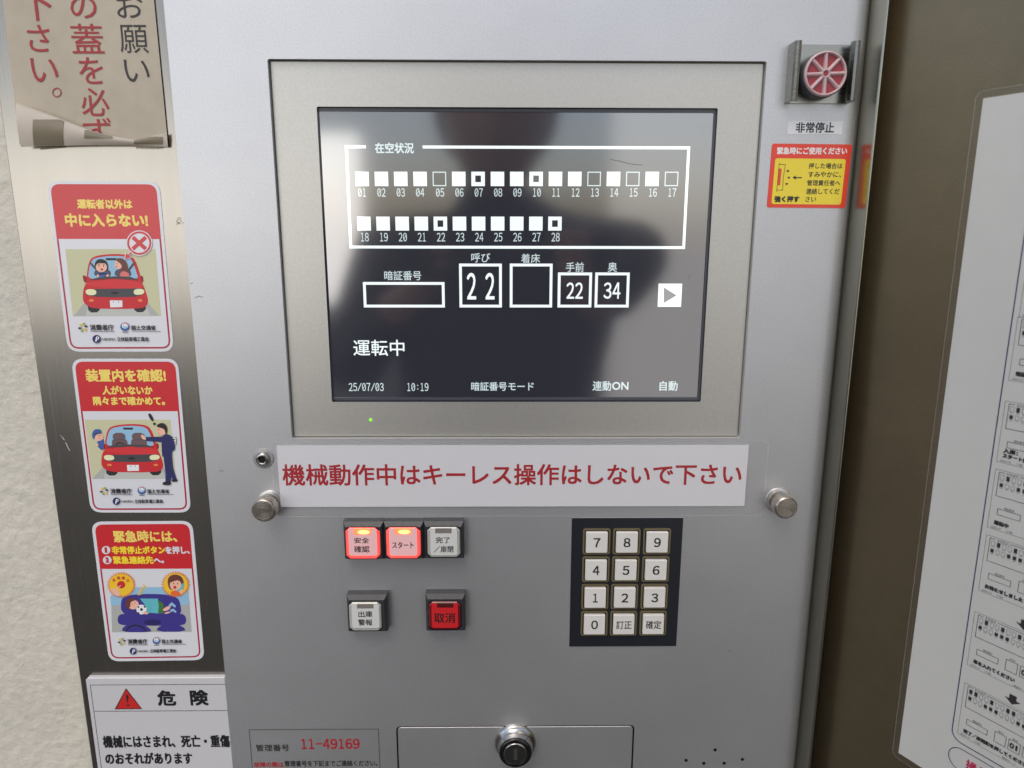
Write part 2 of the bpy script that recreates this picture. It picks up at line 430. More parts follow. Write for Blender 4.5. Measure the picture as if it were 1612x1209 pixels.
# printed control-number box
P.zoom(370, 1080, 3.582)
a0 = P.uv(80, 250); a1 = P.uv(808, 238)
vt = (a0[1]+a1[1])/2; u0, u1 = a0[0], a1[0]
num = MB(); lw = .00035; Z1 = .00012
num.line([(u0, vt-.09), (u0, vt), (u1, vt), (u1, vt-.09)], lw, Z1, blackm)
def T(mb, fr, t_, x0, x1, y0, y1, z, m, bold=0.0):
    a = fr.rect(x0, x1, y0, y1, z); mb.text(t_, *a, z, m, bold)
FWD = {c: chr(ord(c)+0xFEE0) for c in '0123456789'}
def digits(mb, t_, x0, x1, y0, y1, z, m, bold, slash=True):
    a = P.rect(x0, x1, y0, y1, z); n = len(t_); cw = (a[1]-a[0])/n
    for i, ch in enumerate(t_):
        c0 = a[0]+cw*i+cw*.08; c1 = a[0]+cw*(i+1)-cw*.08
        if ch == '1': m0 = (c0+c1)/2; mb.text('１', m0-cw*.32, m0+cw*.32, a[2], a[3], z, m, bold); continue
        if ch == '-': mb.poly([(c0, (a[2]*.55+a[3]*.45)), (c1, (a[2]*.55+a[3]*.45)), (c1, (a[2]*.42+a[3]*.58)), (c0, (a[2]*.42+a[3]*.58))], z, m); continue
        if ch == ':':
            for q in (.25, .7): mb.poly(circ((c0+c1)/2, a[2]+(a[3]-a[2])*q, cw*.14, 8), z, m)
            continue
        if ch == '/': mb.line([(c0, a[2]), (c1, a[3])], .0005, z, m); continue
        mb.text(FWD[ch], c0, c1, a[2], a[3], z, m, bold)
        if ch == '0' and slash: mb.line([(c0+cw*.15, a[2]+(a[3]-a[2])*.22), (c1-cw*.15, a[3]-(a[3]-a[2])*.22)], .00035, z+4e-5, m)
T(num, P, '管理番号', 118, 305, 330, 367, Z1, blackm, .00006)
digits(num, '11-49169', 367, 705, 299, 354, Z1, flat('print_red_number', (175,30,40)), .00020, False)
T(num, P, '故障の際は', 107, 273, 430, 457, Z1, flat('print_red_number', (175,30,40)), .00009)
T(num, P, '管理番号を下記までご連絡ください。', 279, 803, 420, 452, Z1, blackm, .00008)
num.build('number_label', None, (u0, vt, 0), P, label='control number 11-49169 printed in a thin black box near the hatch', category='printed label')
P.zoom(0, 0, 1)

# ------------------------------------------------------------------ touch display
BZ = -.0032; GZ = -.0062
dsp = Thing('touch_display', 'dark touch display with white status squares, grey bezel and green light', 'touch display', P, (0, hb[2], 0))
e = .00025
so_ = (-.1117, .1284, -.1073, .0738)
k_ = (1-BZ/.45)
so_ = tuple(x*k_ for x in so_)
mb = MB()
mb.prism([(hb[0]+e, hb[2]+e), (hb[1]-e, hb[2]+e), (hb[1]-e, hb[3]-e), (hb[0]+e, hb[3]-e)], -.02, BZ, bezelm, holes=[rr(so_[0], so_[1], so_[2], so_[3], .001, 3)], bevel=.0006, hside=gasket)
mb.prism(rr(so_[0]-.0007, so_[1]+.0007, so_[2]-.0007, so_[3]+.0007, .0014, 3), BZ, BZ+.0001, bezelm, holes=[rr(so_[0], so_[1], so_[2], so_[3], .001, 3)])
dsp.part('bezel', mb)
# inner opening of the gasket from the photo
gi = (U(510.5,400,GZ), U(1111,400,GZ), V(806,625.5,GZ), V(806,176.5,GZ))
mb = MB()
mb.prism(rr(so_[0]-.001, so_[1]+.001, so_[2]-.001, so_[3]+.001, .001, 3), -.012, GZ+.0006, gasket, holes=[rr(gi[0], gi[1], gi[2], gi[3], .0006, 3)])
gm = (gi[0]-.0016, gi[1]+.0016, gi[2]-.0016, gi[3]+.0016)
mb.prism(rr(*gm, .0008, 3), GZ+.0006, GZ+.0009, mat('display_gasket_lip', (.07,.075,.09), .3), holes=[rr(gi[0], gi[1], gi[2], gi[3], .0006, 3)])
dsp.part('gasket', mb)
mb = MB(); mb.box(gi[0]-.001, gi[1]+.001, gi[2]-.001, gi[3]+.001, -.011, GZ, glass)
scrn = dsp.part('screen', mb)
Z = GZ+.00008
def frame_px(mb, x0, x1, y0, y1, wpx, z, m, fr=P):
    a = fr.rect(x0, x1, y0, y1, z); w_ = wpx*.000415
    mb.poly([(a[0],a[2]),(a[1],a[2]),(a[1],a[3]),(a[0],a[3])], z, m, holes=[[(a[0]+w_,a[2]+w_),(a[1]-w_,a[2]+w_),(a[1]-w_,a[3]-w_),(a[0]+w_,a[3]-w_)]])
g_ = MB()
fu = P.rect(543, 1084, 229, 393, Z); fu = (U(546.5,310,Z), U(1082.5,310,Z), V(806,391.5,Z), V(806,229.5,Z)); lw = 4.2*.000415
ga, gb = U(576,232,Z), U(665.3,232,Z)
g_.line([(ga, fu[3]-lw/2), (fu[0]+lw/2, fu[3]-lw/2), (fu[0]+lw/2, fu[2]+lw/2), (fu[1]-lw/2, fu[2]+lw/2), (fu[1]-lw/2, fu[3]-lw/2), (gb, fu[3]-lw/2)], lw, Z, lit)
T(g_, P, '在空状況', 590.5, 651, 225, 241, Z, lit_thin, .00012)
dsp.part('status_frame', g_, parent=scrn)
rows = [(281.5, 270.3, 293, 296.5, 309.5, [(i+1, 570+30.44*i) for i in range(17)]), (352, 341, 363, 366.5, 380, [(i+18, 573+30.06*i) for i in range(11)])]
for yc, y0, y1, ny0, ny1, lst in rows:
    for n, xc in lst:
        mb = MB()
        a = P.rect(xc-10.6, xc+10.6, y0, y1, Z)
        Q = [(a[0],a[2]),(a[1],a[2]),(a[1],a[3]),(a[0],a[3])]
        if n in (5, 13, 15, 17):
            w_ = .0006; mb.poly(Q, Z, lit_thin, holes=[[(a[0]+w_,a[2]+w_),(a[1]-w_,a[2]+w_),(a[1]-w_,a[3]-w_),(a[0]+w_,a[3]-w_)]])
        elif n in (7, 10, 22, 28):
            b = P.rect(xc-4.5, xc+4.5, yc-5.2, yc+5.2, Z); mb.poly(Q, Z, lit, holes=[[(b[0],b[2]),(b[1],b[2]),(b[1],b[3]),(b[0],b[3])]])
        else: mb.poly(Q, Z, lit)
        xo = xc+(1 if n > 4 or n > 17 else 0)
        digits(mb, '%02d' % n, xo-7, xo+7, ny0, ny1, Z, lit_thin, .00003)
        dsp.part('status_square', mb, parent=scrn)
for (t_, tx, box_, dg) in (('暗証番号', (605,663,426.5,441), (572,700,444,484), None), ('呼び', (742,771.5,398.5,413), (723,790,415,484), '22w'),
                       ('着床', (820.5,850,399.5,414), (802.5,869.5,415,484), None), ('手前', (891,919,413,428), (878,931.5,429,484), '22'), ('奥', (957,971.5,413,428), (936.5,990.5,429,484), '34')):
    mb = MB(); T(mb, P, t_, *tx, Z, lit_thin, .00005); frame_px(mb, *box_, 4.2, Z, lit)
    if dg == '22w':
        for x0, x1 in ((735.5,749),(764.5,778)): T(mb, P, '２', x0, x1, 430, 471, Z, lit, .00018)
    elif dg: digits(mb, dg, box_[0]+13, box_[1]-13, 445, 470, Z, lit, .00012)
    dsp.part('readout_box', mb, parent=scrn)
mb = MB(); a = P.rect(1036, 1073, 446.5, 483, Z); mb.poly([(a[0],a[2]),(a[1],a[2]),(a[1],a[3]),(a[0],a[3])], Z, lit)
mb.poly([P.uv(1045,452.5,Z), P.uv(1045,477,Z), P.uv(1065,465,Z)], Z+.00008, lit_grey); dsp.part('arrow_key', mb, parent=scrn)
mb = MB()
T(mb, P, '運転中', 556.4, 636.5, 535, 560, Z, lit, .00008); dsp.part('status_text', mb, parent=scrn)
mb = MB()
digits(mb, '25/07/03', 548.5, 604.5, 603, 615.5, Z, lit_thin, .00004); digits(mb, '10:19', 640, 675, 603, 615.5, Z, lit_thin, .00004)
dsp.part('date_readout', mb, parent=scrn)
mb = MB()
T(mb, P, '暗証番号モード', 742, 840, 601.5, 615, Z, lit_thin, .00008)
dsp.part('status_text', mb, parent=scrn)
mb = MB()
T(mb, P, '連動', 933, 962, 600, 615, Z, lit_thin, .00008); T(mb, P, 'ON', 964, 989, 601.5, 613.5, Z, lit_thin, .00012)
dsp.part('status_text', mb, parent=scrn)
mb = MB()
T(mb, P, '自動', 1038.5, 1066.5, 600, 615, Z, lit_thin, .00008)
dsp.part('status_text', mb, parent=scrn)
hm = mat('hair_strand', (.015,.012,.012), .5)
mb = MB(); mb.line([P.uv(x, y, Z) for x, y in ((961,251),(975,253.5),(990,257.5),(1003,259.5),(1011,259.5))], .00022, Z+.0002, hm); dsp.part('hair', mb, parent=scrn)
smg = mat('smudge', (.05,.045,.04), .6)
for i in range(26):
    cx_0, cy_0 = ((1082,436),(1095,500),(1100,470))[i % 3]; mb = mb if i else MB()
    a_ = P.uv(cx_0+random.uniform(-8,9), cy_0+random.uniform(-5,5), Z); mb.poly(circ(a_[0], a_[1], random.uniform(.00008,.0002), 5), Z+.0001, smg)
o = dsp.part('dirt_specks', mb, parent=scrn); o['kind'] = 'stuff'
mb = MB(); u, v = P.uv(583.5, 661, BZ); mb.lathe(u, v, [(.0011,BZ),(.0010,BZ+.0003),(.0006,BZ+.0006)], led, 16); dsp.part('indicator_light', mb)

# ------------------------------------------------------------------ push buttons
def push_button(xl, xr, yt, yb, lens, cap, win, lines, ml, mc, mw, label, cat='push button', hot=False, group=None):
    H = .0085; HB = .0062
    a = P.rect(xl, xr, yt, yb, H)                  # outline of the raised front
    t = Thing('push_button', label, cat, P, ((a[0]+a[1])/2, a[2], 0), group)
    L_ = P.rect(*lens, H); C_ = P.rect(*cap, H+.0010)
    Wd = a[1]-a[0]; cu, cv = (L_[0]+L_[1])/2, (L_[2]+L_[3])/2
    mb = MB()
    hx = .5*(L_[1]-L_[0])+.0006; hy = .5*(L_[3]-L_[2])+.0006
    qc = .0026; hole = [(cu-hx+qc,cv-hy),(cu+hx-qc,cv-hy),(cu+hx,cv-hy+qc),(cu+hx,cv+hy-qc),(cu+hx-qc,cv+hy),(cu-hx+qc,cv+hy),(cu-hx,cv+hy-qc),(cu-hx,cv-hy+qc)]
    o1 = [(a[0],a[2]),(a[1],a[2]),(a[1],a[3]),(a[0],a[3])]
    # skirt, sloping shoulders (wider at the top), then the front rim around the lens
    si, st = .0016, .0030
    fr_ = [(a[0]+si,a[2]+.0012),(a[1]-si,a[2]+.0012),(a[1]-si,a[3]-st),(a[0]+si,a[3]-st)]
    mb.add([(x,y,0) for x,y in o1]+[(x,y,HB) for x,y in o1]+[(x,y,H) for x,y in fr_],
           [(i,(i+1)%4,4+(i+1)%4,4+i) for i in range(4)]+[(4+i,4+(i+1)%4,8+(i+1)%4,8+i) for i in range(4)], housing)
    mb.poly(fr_, H, housing, holes=[hole]); h2 = hole[::-1]; k = len(h2)
    mb.add([(x,y,H-.003) for x,y in h2]+[(x,y,H) for x,y in h2], [(i,(i+1)%k,k+(i+1)%k,k+i) for i in range(k)], holem)
    t.part('housing', mb)
    mb = MB(); cc = .0024
    oc = [(L_[0]+cc,L_[2]),(L_[1]-cc,L_[2]),(L_[1],L_[2]+cc),(L_[1],L_[3]-cc),(L_[1]-cc,L_[3]),(L_[0]+cc,L_[3]),(L_[0],L_[3]-cc),(L_[0],L_[2]+cc)]
    mb.prism(oc, H-.003, H+.0008, ml, bevel=.0007); ln = t.part('lens', mb)
    mb = MB(); z1 = H+.0012
    wu = P.rect(*win, z1); r_ = .0010
    o_ = [(C_[0]+r_,C_[2]),(C_[1]-r_,C_[2]),(C_[1],C_[2]+r_),(C_[1],C_[3]-r_*.6),(C_[1]-r_,C_[3]),(wu[1],C_[3]),(wu[1],wu[2]),(wu[0],wu[2]),(wu[0],C_[3]),(C_[0]+r_,C_[3]),(C_[0],C_[3]-r_*.6),(C_[0],C_[2]+r_)]
    mb.prism(o_, H+.0007, z1, mc); t_z = z1+.00006
    for (s_, x0, x1, y0, y1, b) in lines: T(mb, P, s_, x0, x1, y0, y1, t_z, blackm, b)
    t.part('cap', mb)
    mb = MB(); e_ = .0002
    mb.prism([(wu[0]+e_,wu[2]+e_),(wu[1]-e_,wu[2]+e_),(wu[1]-e_,C_[3]+.0002),(wu[0]+e_,C_[3]+.0002)], H+.0007, z1-.0001, mw, bevel=.0002)
    if hot:
        m0 = wu[0]+(wu[1]-wu[0])*.57; mb.poly(circ(m0, (wu[2]+C_[3])/2-.0002, (wu[1]-wu[0])*.36, 20, (C_[3]-wu[2])*.36), z1+.00004, lamp_hot)
    t.part('lamp_window', mb)
    return t
b1 = .00007; GR = 'square push buttons in dark housings'
push_button(540.5, 603.5, 823, 882, (545,597,830.5,879), (549,593.5,832.5,874.5), (557,584,833,842), [('安全',557.5,581,846.5,855,b1),('確認',557.5,581.5,859.5,869.5,b1)], lens_lit, cap_lit, lamp_or, 'red lit push button reading 安全確認, at the left end of the row of three', hot=True, group=GR)
push_button(604, 666.5, 823, 881.5, (608.5,661,830,878.5), (613,656.5,832,874.5), (621,648,833,841.5), [('スタート',617.5,651,853,863,b1)], lens_lit, cap_lit, lamp_or, 'red lit push button reading スタート, in the middle of the row of three', hot=True, group=GR)
push_button(667, 730, 822.5, 881, (673,724.5,829.5,877), (677.5,720,832,874), (685,711,832,840), [('完了',686,708,845.5,855,b1),('／扉閉',683,713.5,859.5,869.5,b1)], lens_clear, cap_white, window_grey, 'unlit white push button reading 完了／扉閉, at the right end of the row of three', group=GR)
push_button(546, 609, 938.5, 996, (550,600.5,948,992.5), (554,597,951,988.5), (562,588,951,958.5), [('出庫',564,586,962,971.5,b1),('警報',564,586,975,984.5,b1)], lens_clear, cap_white, window_grey, 'unlit white push button reading 出庫警報, standing alone below the row of three', group=GR)
push_button(670, 732, 937, 995, (675,725.3,947,990.5), (679.5,721,949.5,988), (688,714,949.5,957), [('取消',683.5,716.5,965,980.5,.00012)], lens_red, cap_red, window_dkred, 'dark red push button reading 取消, unlit, left of the keypad', group=GR)

# ------------------------------------------------------------------ keypad
kp = (.0458, .1212, -.2840, -.1878)
pad = Thing('keypad', 'black numeric keypad with twelve white square keys in gold surrounds', 'keypad', P, (kp[0], kp[2], 0))
mb = MB(); mb.prism([(kp[0],kp[2]),(kp[1],kp[2]),(kp[1],kp[3]),(kp[0],kp[3])], 0, .0006, pad_black, bevel=.0002)
pad.part('backplate', mb)
mb = MB(); q = .0004; mb.prism([(kp[0]-q,kp[2]-q),(kp[1]+q,kp[2]-q),(kp[1]+q,kp[3]+.0001),(kp[0]-q,kp[3]+.0001)], 0, .0002, mat('keypad_edge', (.6,.6,.6), .3, .7)); pad.part('edge_trim', mb)
colx = [((917.9,960.4),(914.8,956)), ((964.7,1007.8),(961,1002)), ((1012.2,1055.6),(1007,1048.8))]
rowy = [(832.6,872.3),(876,916),(920,958.5),(963,999.5)]
cu_ = [sum(P.uv((x0+x1)/2, y, .0012)[0] for (x0,x1), y in zip(c, (852.5,981)))/2 for c in colx]
cv_ = [P.uv(985, (y0+y1)/2, .0012)[1] for y0, y1 in rowy]
kw = .5*(P.uv(1007.8,852,.0012)[0]-P.uv(964.7,852,.0012)[0]); kh = .5*(P.uv(985,876,.0012)[1]-P.uv(985,916,.0012)[1])
leg = [['7','8','9'],['4','5','6'],['1','2','3'],['0','訂正','確定']]
for j in range(4):
    for i in range(3):
        u, v = cu_[i], cv_[j]
        mb = MB(); rg = .0016
        mb.prism(rr(u-kw,u+kw,v-kh,v+kh,rg,3), .0006, .0014, key_gold, holes=[rr(u-kw+.0011,u+kw-.0011,v-kh+.0011,v+kh-.0011,.0009,3)])
        mb.poly(rr(u-kw+.0010,u+kw-.0010,v-kh+.0010,v+kh-.0010,.0009,3), .0007, key_gap)
        k = pad.part('key', mb)
        mb = MB(); cw, chh = kw-.0020, kh-.0020
        mb.prism(rr(u-cw,u+cw,v-chh,v+chh,.0006,2), .0008, .0032, key_white, bevel=.0003)
        s_ = leg[j][i]
        if len(s_) == 1:
            gw = .0022 if s_ != '1' else .0015
            mb.text(FWD[s_], u-gw, u+gw, v-.0031, v+.0033, .00326, blackm, .00015)
        else: mb.text(s_, u-.0053, u+.0053, v-.0031, v+.0031, .00326, blackm, .00007)
        pad.part('key_cap', mb, parent=k)

# ------------------------------------------------------------------ laminated notice under the display
lam = (U(430.5,750,.0008), U(1205,755,.0008), V(806,811.7,.0008), V(806,694,.0008))
pp = (-.1492, .1618, -.1792, -.1365)
nt_ = Thing('laminated_notice', 'long white laminated notice with dark red text below the display', 'notice', P, (lam[0], lam[2], 0))
mb = MB(); mb.prism(rr(pp[0],pp[1],pp[2],pp[3],.0002,1), .0005, .0010, paperm)
T(mb, P, '機械動作中はキーレス操作はしないで下さい', 445, 1167, 731, 763.5, .00108, redtxt, .00026)
nt_.part('paper', mb)
mb = MB(); mb.poly(rr(*lam, .004, 5), .0014, film); mb.line(rr(*lam, .004, 5), .0004, .00145, film_edge, closed=True); nt_.part('laminate', mb)

# ------------------------------------------------------------------ emergency stop
P.zoom(1160, 40, 3.778)
es = Thing('emergency_stop', 'red and pink emergency stop button in an open steel guard', 'emergency stop', P, (P.uv(500,470)[0], P.uv(500,470)[1], 0))
g0u = P.uv(293, 300)[0]; g1u = P.uv(712, 290, .011)[0]+.0012; g0v = P.uv(480, 466)[1]; g1v = P.uv(480, 118)[1]
mb = MB(); th = .0016; GH = .0115
prof = [(g0u,.0),(g0u,GH-.0018),(g0u+.0006,GH-.0004),(g0u+.0020,GH),(g0u+.0034,GH-.0004),(g0u+.0044,GH-.0025),(g0u+.0044,GH-.0045),(g0u+.0032,GH-.0048),(g0u+.0024,GH-.0030),(g0u+.0016,GH-.0030),(g0u+th,.0030),(g0u+th,.0016),
        (g1u-th,.0016),(g1u-th,.0030),(g1u-.0016,GH-.0030),(g1u-.0024,GH-.0030),(g1u-.0032,GH-.0048),(g1u-.0044,GH-.0045),(g1u-.0044,GH-.0025),(g1u-.0034,GH-.0004),(g1u-.0020,GH),(g1u-.0006,GH-.0004),(g1u,GH-.0018),(g1u,0)]
n = len(prof)
vs = [(u, g0v, z) for u, z in prof]+[(u, g1v, z) for u, z in prof]
mb.add(vs, [(i, i+1, n+i+1, n+i)[::-1] for i in range(n-1)], guard_steel)
pl = [Vector((u, z, 0)) for u, z in prof]
tr = tessellate_polygon([pl])
mb.add([(u, g0v, z) for u, z in prof], tr, guard_steel); mb.add([(u, g1v, z) for u, z in prof], tr, guard_steel)
es.part('guard', mb)
EZ = .0135
eu, ev = P.uv(532, 285, EZ); er = .5*(P.uv(660,285,EZ)[0]-P.uv(405,285,EZ)[0])
mb = MB(); mb.lathe(eu, ev, [(er*1.03,.0016),(er*1.03,.0105),(er*1.0,.0112)], estop_body, 48, cap=False); es.part('collar', mb)
mb = MB(); mb.lathe(eu, ev, [(er*.97,.0108),(er,.0114),(er,.0122),(er*.985,.0130),(er*.955,EZ),(er*.91,EZ+.0001),(er*.88,EZ-.0006),(er*.87,EZ-.0022)], estop_ring, 56, cap=False)
btn = es.part('ring', mb)
mb = MB(); mb.poly(circ(eu, ev, er*.885, 48), EZ-.0020, estop_red); es.part('red_disc', mb)
for i in range(8):
    a = R(45*i+2); c_, s_ = math.cos(a), math.sin(a); mb = MB()
    vs = []; secs = 7
    for rr_, wd in ((er*.17, .0014), (er*.30, .0012), (er*.6, .0011), (er*.89, .0012)):
        for k in range(secs):
            b = math.pi*k/(secs-1); du = wd*math.cos(b); dz = .0019*math.sin(b)
            vs.append((eu+rr_*c_-du*s_, ev+rr_*s_+du*c_, EZ-.0020+dz))
    mb.add(vs, [(j*secs+k, j*secs+k+1, (j+1)*secs+k+1, (j+1)*secs+k)[::-1] for j in range(3) for k in range(secs-1)], estop_ring, True)
    es.part('spoke', mb)
mb = MB(); mb.lathe(eu, ev, [(er*.21,EZ-.0020),(er*.205,EZ-.0003),(er*.18,EZ+.0001),(er*.13,EZ-.0002),(er*.12,EZ-.0012)], estop_ring, 24, cap=False)
mb.poly(circ(eu, ev, er*.14, 20), EZ-.0009, estop_red); es.part('hub', mb)
# name label
mb = MB(); a = P.rect(303, 628, 568, 647, .0002)
mb.prism(rr(*a, .0003, 1), 0, .0002, mat('label_tape', (.78,.79,.80), .3))
T(mb, P, '非常停止', 352, 578, 577, 638, .00026, blackm, .00014)
mb.build('name_label', None, (a[0], a[2], 0), P, label='small white tape label reading 非常停止 below the emergency stop', category='label')
# emergency sticker
yst = Thing('warning_sticker', 'red sticker with a yellow field and arrows, below the emergency stop', 'sticker', P, (P.uv(178,1085)[0], P.uv(178,1085)[1], 0))
zz = .0003
def px_poly(pts, z): return [P.uv(x, y, z) for x, y in pts]
def rquad(pts, z, r, fr=P, seg=4):               # rounded quadrilateral through four photo points
    c = [Vector(fr.uv(x, y, z)) for x, y in pts]; out = []
    for i in range(4):
        p = c[i]; a = c[i-1]; b = c[(i+1) % 4]
        pa = p+(a-p).normalized()*r; pb = p+(b-p).normalized()*r
        for k in range(seg+1):
            t = k/seg; q = pa*(1-t)**2+p*2*t*(1-t)+pb*t*t; out.append((q.x, q.y))
    ar = sum(out[i-1][0]*out[i][1]-out[i][0]*out[i-1][1] for i in range(len(out)))
    return out if ar > 0 else out[::-1]
mb = MB(); orange = flat('sticker_orange_red', (226,62,40), .3); yfield = flat('sticker_lemon', (236,214,52), .3)
mb.prism(rquad(((210,702),(687,708),(645,1087),(178,1083)), zz, .0016), 0, zz, orange); yst.part('sheet', mb)
mb = MB(); z2 = zz+.00005
mb.poly(rquad(((229,790),(649,795),(618,1066),(205,1062)), z2, .0016), z2, yfield)
z3 = z2+.00005; wt = flat('print_white', (238,236,234))
T(mb, P, '緊急時にご使用ください', 240, 655, 726, 766, z2, wt, .00014)
for s_, x0, x1, y0, y1 in (('押した場合は',428,627,819,852),('すみやかに、',425,620,870,903),('管理責任者へ',418,615,920,953),('連絡してくだ',412,610,970,1004),('さい',408,470,1018,1049)):
    T(mb, P, s_, x0, x1, y0, y1, z3, blackm, .00006)
T(mb, P, '強く押す', 225, 370, 1016, 1050, z3, blackm, .00022)
mb.poly(px_poly(((250,850),(267,852),(257,952),(242,950)), z3), z3, orange)
for ln in (((252,815),(237,990)), ((250,826),(289,828),(276,905),(272,980),(240,978)),):
    mb.line(px_poly(ln, z3), .0003, z3+.00003, blackm)
for tr in (((304,856),(313,871),(292,871)), ((316,898),(314,913),(298,905)), ((286,938),(306,938),(296,952))): mb.poly(px_poly(tr, z3), z3, blackm)
mb.poly(px_poly(((331,905),(350,892),(350,902),(386,902),(386,909),(350,909),(350,918)), z3), z3, blackm)
yst.part('print', mb)
P.zoom(0, 0, 1)

# ------------------------------------------------------------------ stickers on the steel jamb
class D:                                          # draws flat print on a plane, layer above layer
    def __init__(s, fr, z): s.fr = fr; s.z = z; s.mb = MB()
    def up(s): s.z += .000009
    def poly(s, pts, c, name=None):
        s.up(); s.mb.poly([s.fr.uv(x, y, s.z) for x, y in pts], s.z, c)
    def line(s, pts, w_, c, closed=False):
        s.up(); s.mb.line([s.fr.uv(x, y, s.z) for x, y in pts], w_, s.z, c, closed)
    def ell(s, x, y, rx, ry, c, seg=24, a0=0, a1=360, rot=0):
        n = seg; pts = []
        for i in range(n+(0 if a1-a0 >= 360 else 1)):
            a = R(a0+(a1-a0)*i/n); ex, ey = rx*math.cos(a), ry*math.sin(a)
            pts.append((x+ex*math.cos(R(rot))-ey*math.sin(R(rot)), y+ex*math.sin(R(rot))+ey*math.cos(R(rot))))
        s.poly(pts, c)
    def smooth(s, pts, c, it=2):
        for _ in range(it):
            q = []
            for i in range(len(pts)):
                a, b = pts[i], pts[(i+1) % len(pts)]
                q += [(a[0]*.75+b[0]*.25, a[1]*.75+b[1]*.25), (a[0]*.25+b[0]*.75, a[1]*.25+b[1]*.75)]
            pts = q
        s.poly(pts, c)
    def text(s, t_, x0, x1, y0, y1, c, bold=0.0):
        s.up(); T(s.mb, s.fr, t_, x0, x1, y0, y1, s.z, c, bold)
black = flat('ink_black', (38,34,36)); skin = flat('ink_skin', (244,190,165)); khaki = flat('ink_khaki', (205,205,165)); sky_b = flat('ink_sky_blue', (150,195,222))
carred = flat('ink_car_red', (205,40,48)); cardk = flat('ink_car_dark_red', (150,25,35)); lampc = flat('ink_headlight', (238,238,190)); amber = flat('ink_amber', (240,140,70))
grey_d = flat('ink_dark_grey', (70,70,75)); grey_l = flat('ink_light_grey', (178,180,175)); brown = flat('ink_brown', (110,60,50)); seatb = flat('ink_seat_brown', (110,88,92))
navy = flat('ink_navy', (42,44,98)); blue = flat('ink_blue', (60,95,160)); purple = flat('ink_purple', (62,54,140)); purple_d = flat('ink_dark_purple', (44,38,100)); teal = flat('ink_teal', (100,190,200))
green = flat('ink_green', (70,120,60)); orange_i = flat('ink_orange', (235,110,50)); gold = flat('ink_gold', (245,200,50)); lime = flat('ink_lime', (150,180,60)); white_i = flat('ink_white', (236,238,240)); mouth = flat('ink_mouth_red', (200,60,60))

def sticker_base(name, label, zoom, corners, band_y, inner):
    P.zoom(*zoom)
    z = JZ+.0003
    base = P.uv(*corners[3], z)
    t = Thing(name, label, 'sticker', P, (base[0], base[1], JZ), 'parking safety stickers on the steel strip')
    mb = MB(); mb.prism(rquad(corners, z, .0075, seg=6), JZ, z, white_st); t.part('sheet', mb)
    d = D(P, z)
    c = inner
    out = rquad(c, z, .0058, seg=6); d.up(); d.mb.poly(out, d.z, dkred)
    ins = inset(out, .0011); d.up(); d.mb.poly(ins, d.z, white_st)
    # red heading field with rounded top
    d.up(); vb = P.uv((c[0][0]+c[1][0])/2, band_y, d.z)[1]
    band = [p for p in out if p[1] > vb]
    us = [p for p in out]
    def edge(side):
        (x0, y0), (x1, y1) = [P.uv(*c[k], d.z) for k in ((0, 3) if side < 0 else (1, 2))]
        k = (vb-y0)/(y1-y0); return (x0+(x1-x0)*k, vb)
    L_, R_ = edge(-1), edge(1)
    band = sorted(band, key=lambda p: math.atan2(p[1]-vb, p[0]-(L_[0]+R_[0])/2))
    d.mb.poly([R_]+band+[L_], d.z, red_st)
    return t, d
def footer(d, o, k=1.0):
    # o: map from first sticker's zoomed coordinates
    f = o
    for i in range(6):
        a = R(60*i+20); cx, cy = f(293, 1022); q = 17*k
        pts = [(cx+q*.5*math.cos(a), cy+q*.5*math.sin(a)), (cx+q*1.5*math.cos(a+.1), cy+q*1.5*math.sin(a+.1)), (cx+q*2.0*math.cos(a+.55), cy+q*2.0*math.sin(a+.55)), (cx+q*1.15*math.cos(a+.8), cy+q*1.15*math.sin(a+.8)), (cx+q*.8*math.cos(a+.5), cy+q*.8*math.sin(a+.5))]
        d.poly(pts, (gold, lime, black, gold, lime, black)[i])
    tx = lambda s_, x0, x1, y0, y1, b: d.text(s_, f(x0,(y0+y1)/2)[0], f(x1,(y0+y1)/2)[0], f((x0+x1)/2,y0)[1], f((x0+x1)/2,y1)[1], black, b)
    tx('消費者庁', 340, 495, 1005, 1042, .00010); tx('国土交通省', 612, 770, 1010, 1040, .00008)
    d.line([f(342,1049), f(500,1050)], .0003, grey_d); d.line([f(612,1047), f(805,1049)], .0003, grey_d)
    cx, cy = f(568, 1018); d.ell(cx, cy, 29*k, 28*k, blue); d.ell(cx+2*k, cy-7*k, 21*k, 20*k, white_i); d.ell(cx+3*k, cy-3*k, 15*k, 14*k, sky_b); d.ell(cx+5*k, cy-8*k, 10*k, 9*k, white_i)
    d.line([(cx-8*k, cy-22*k), (cx+8*k, cy-24*k), (cx+20*k, cy-14*k)], .0005, carred); d.line([f(550,1054), f(590,1054)], .0004, grey_d)
    cx, cy = f(383, 1099); d.ell(cx, cy, 27*k, 27*k, navy); d.ell(cx+7*k, cy-6*k, 11*k, 11*k, white_i); d.poly([(cx-4*k,cy-8*k),(cx+3*k,cy-8*k),(cx+1*k,cy+18*k),(cx-9*k,cy+18*k)], white_i); d.ell(cx+7*k, cy-6*k, 4.5*k, 4.5*k, navy)
    tx('公益社団法人', 418, 510, 1092, 1109, .00003); tx('立体駐車場工業会', 518, 725, 1086, 1114, .00007)
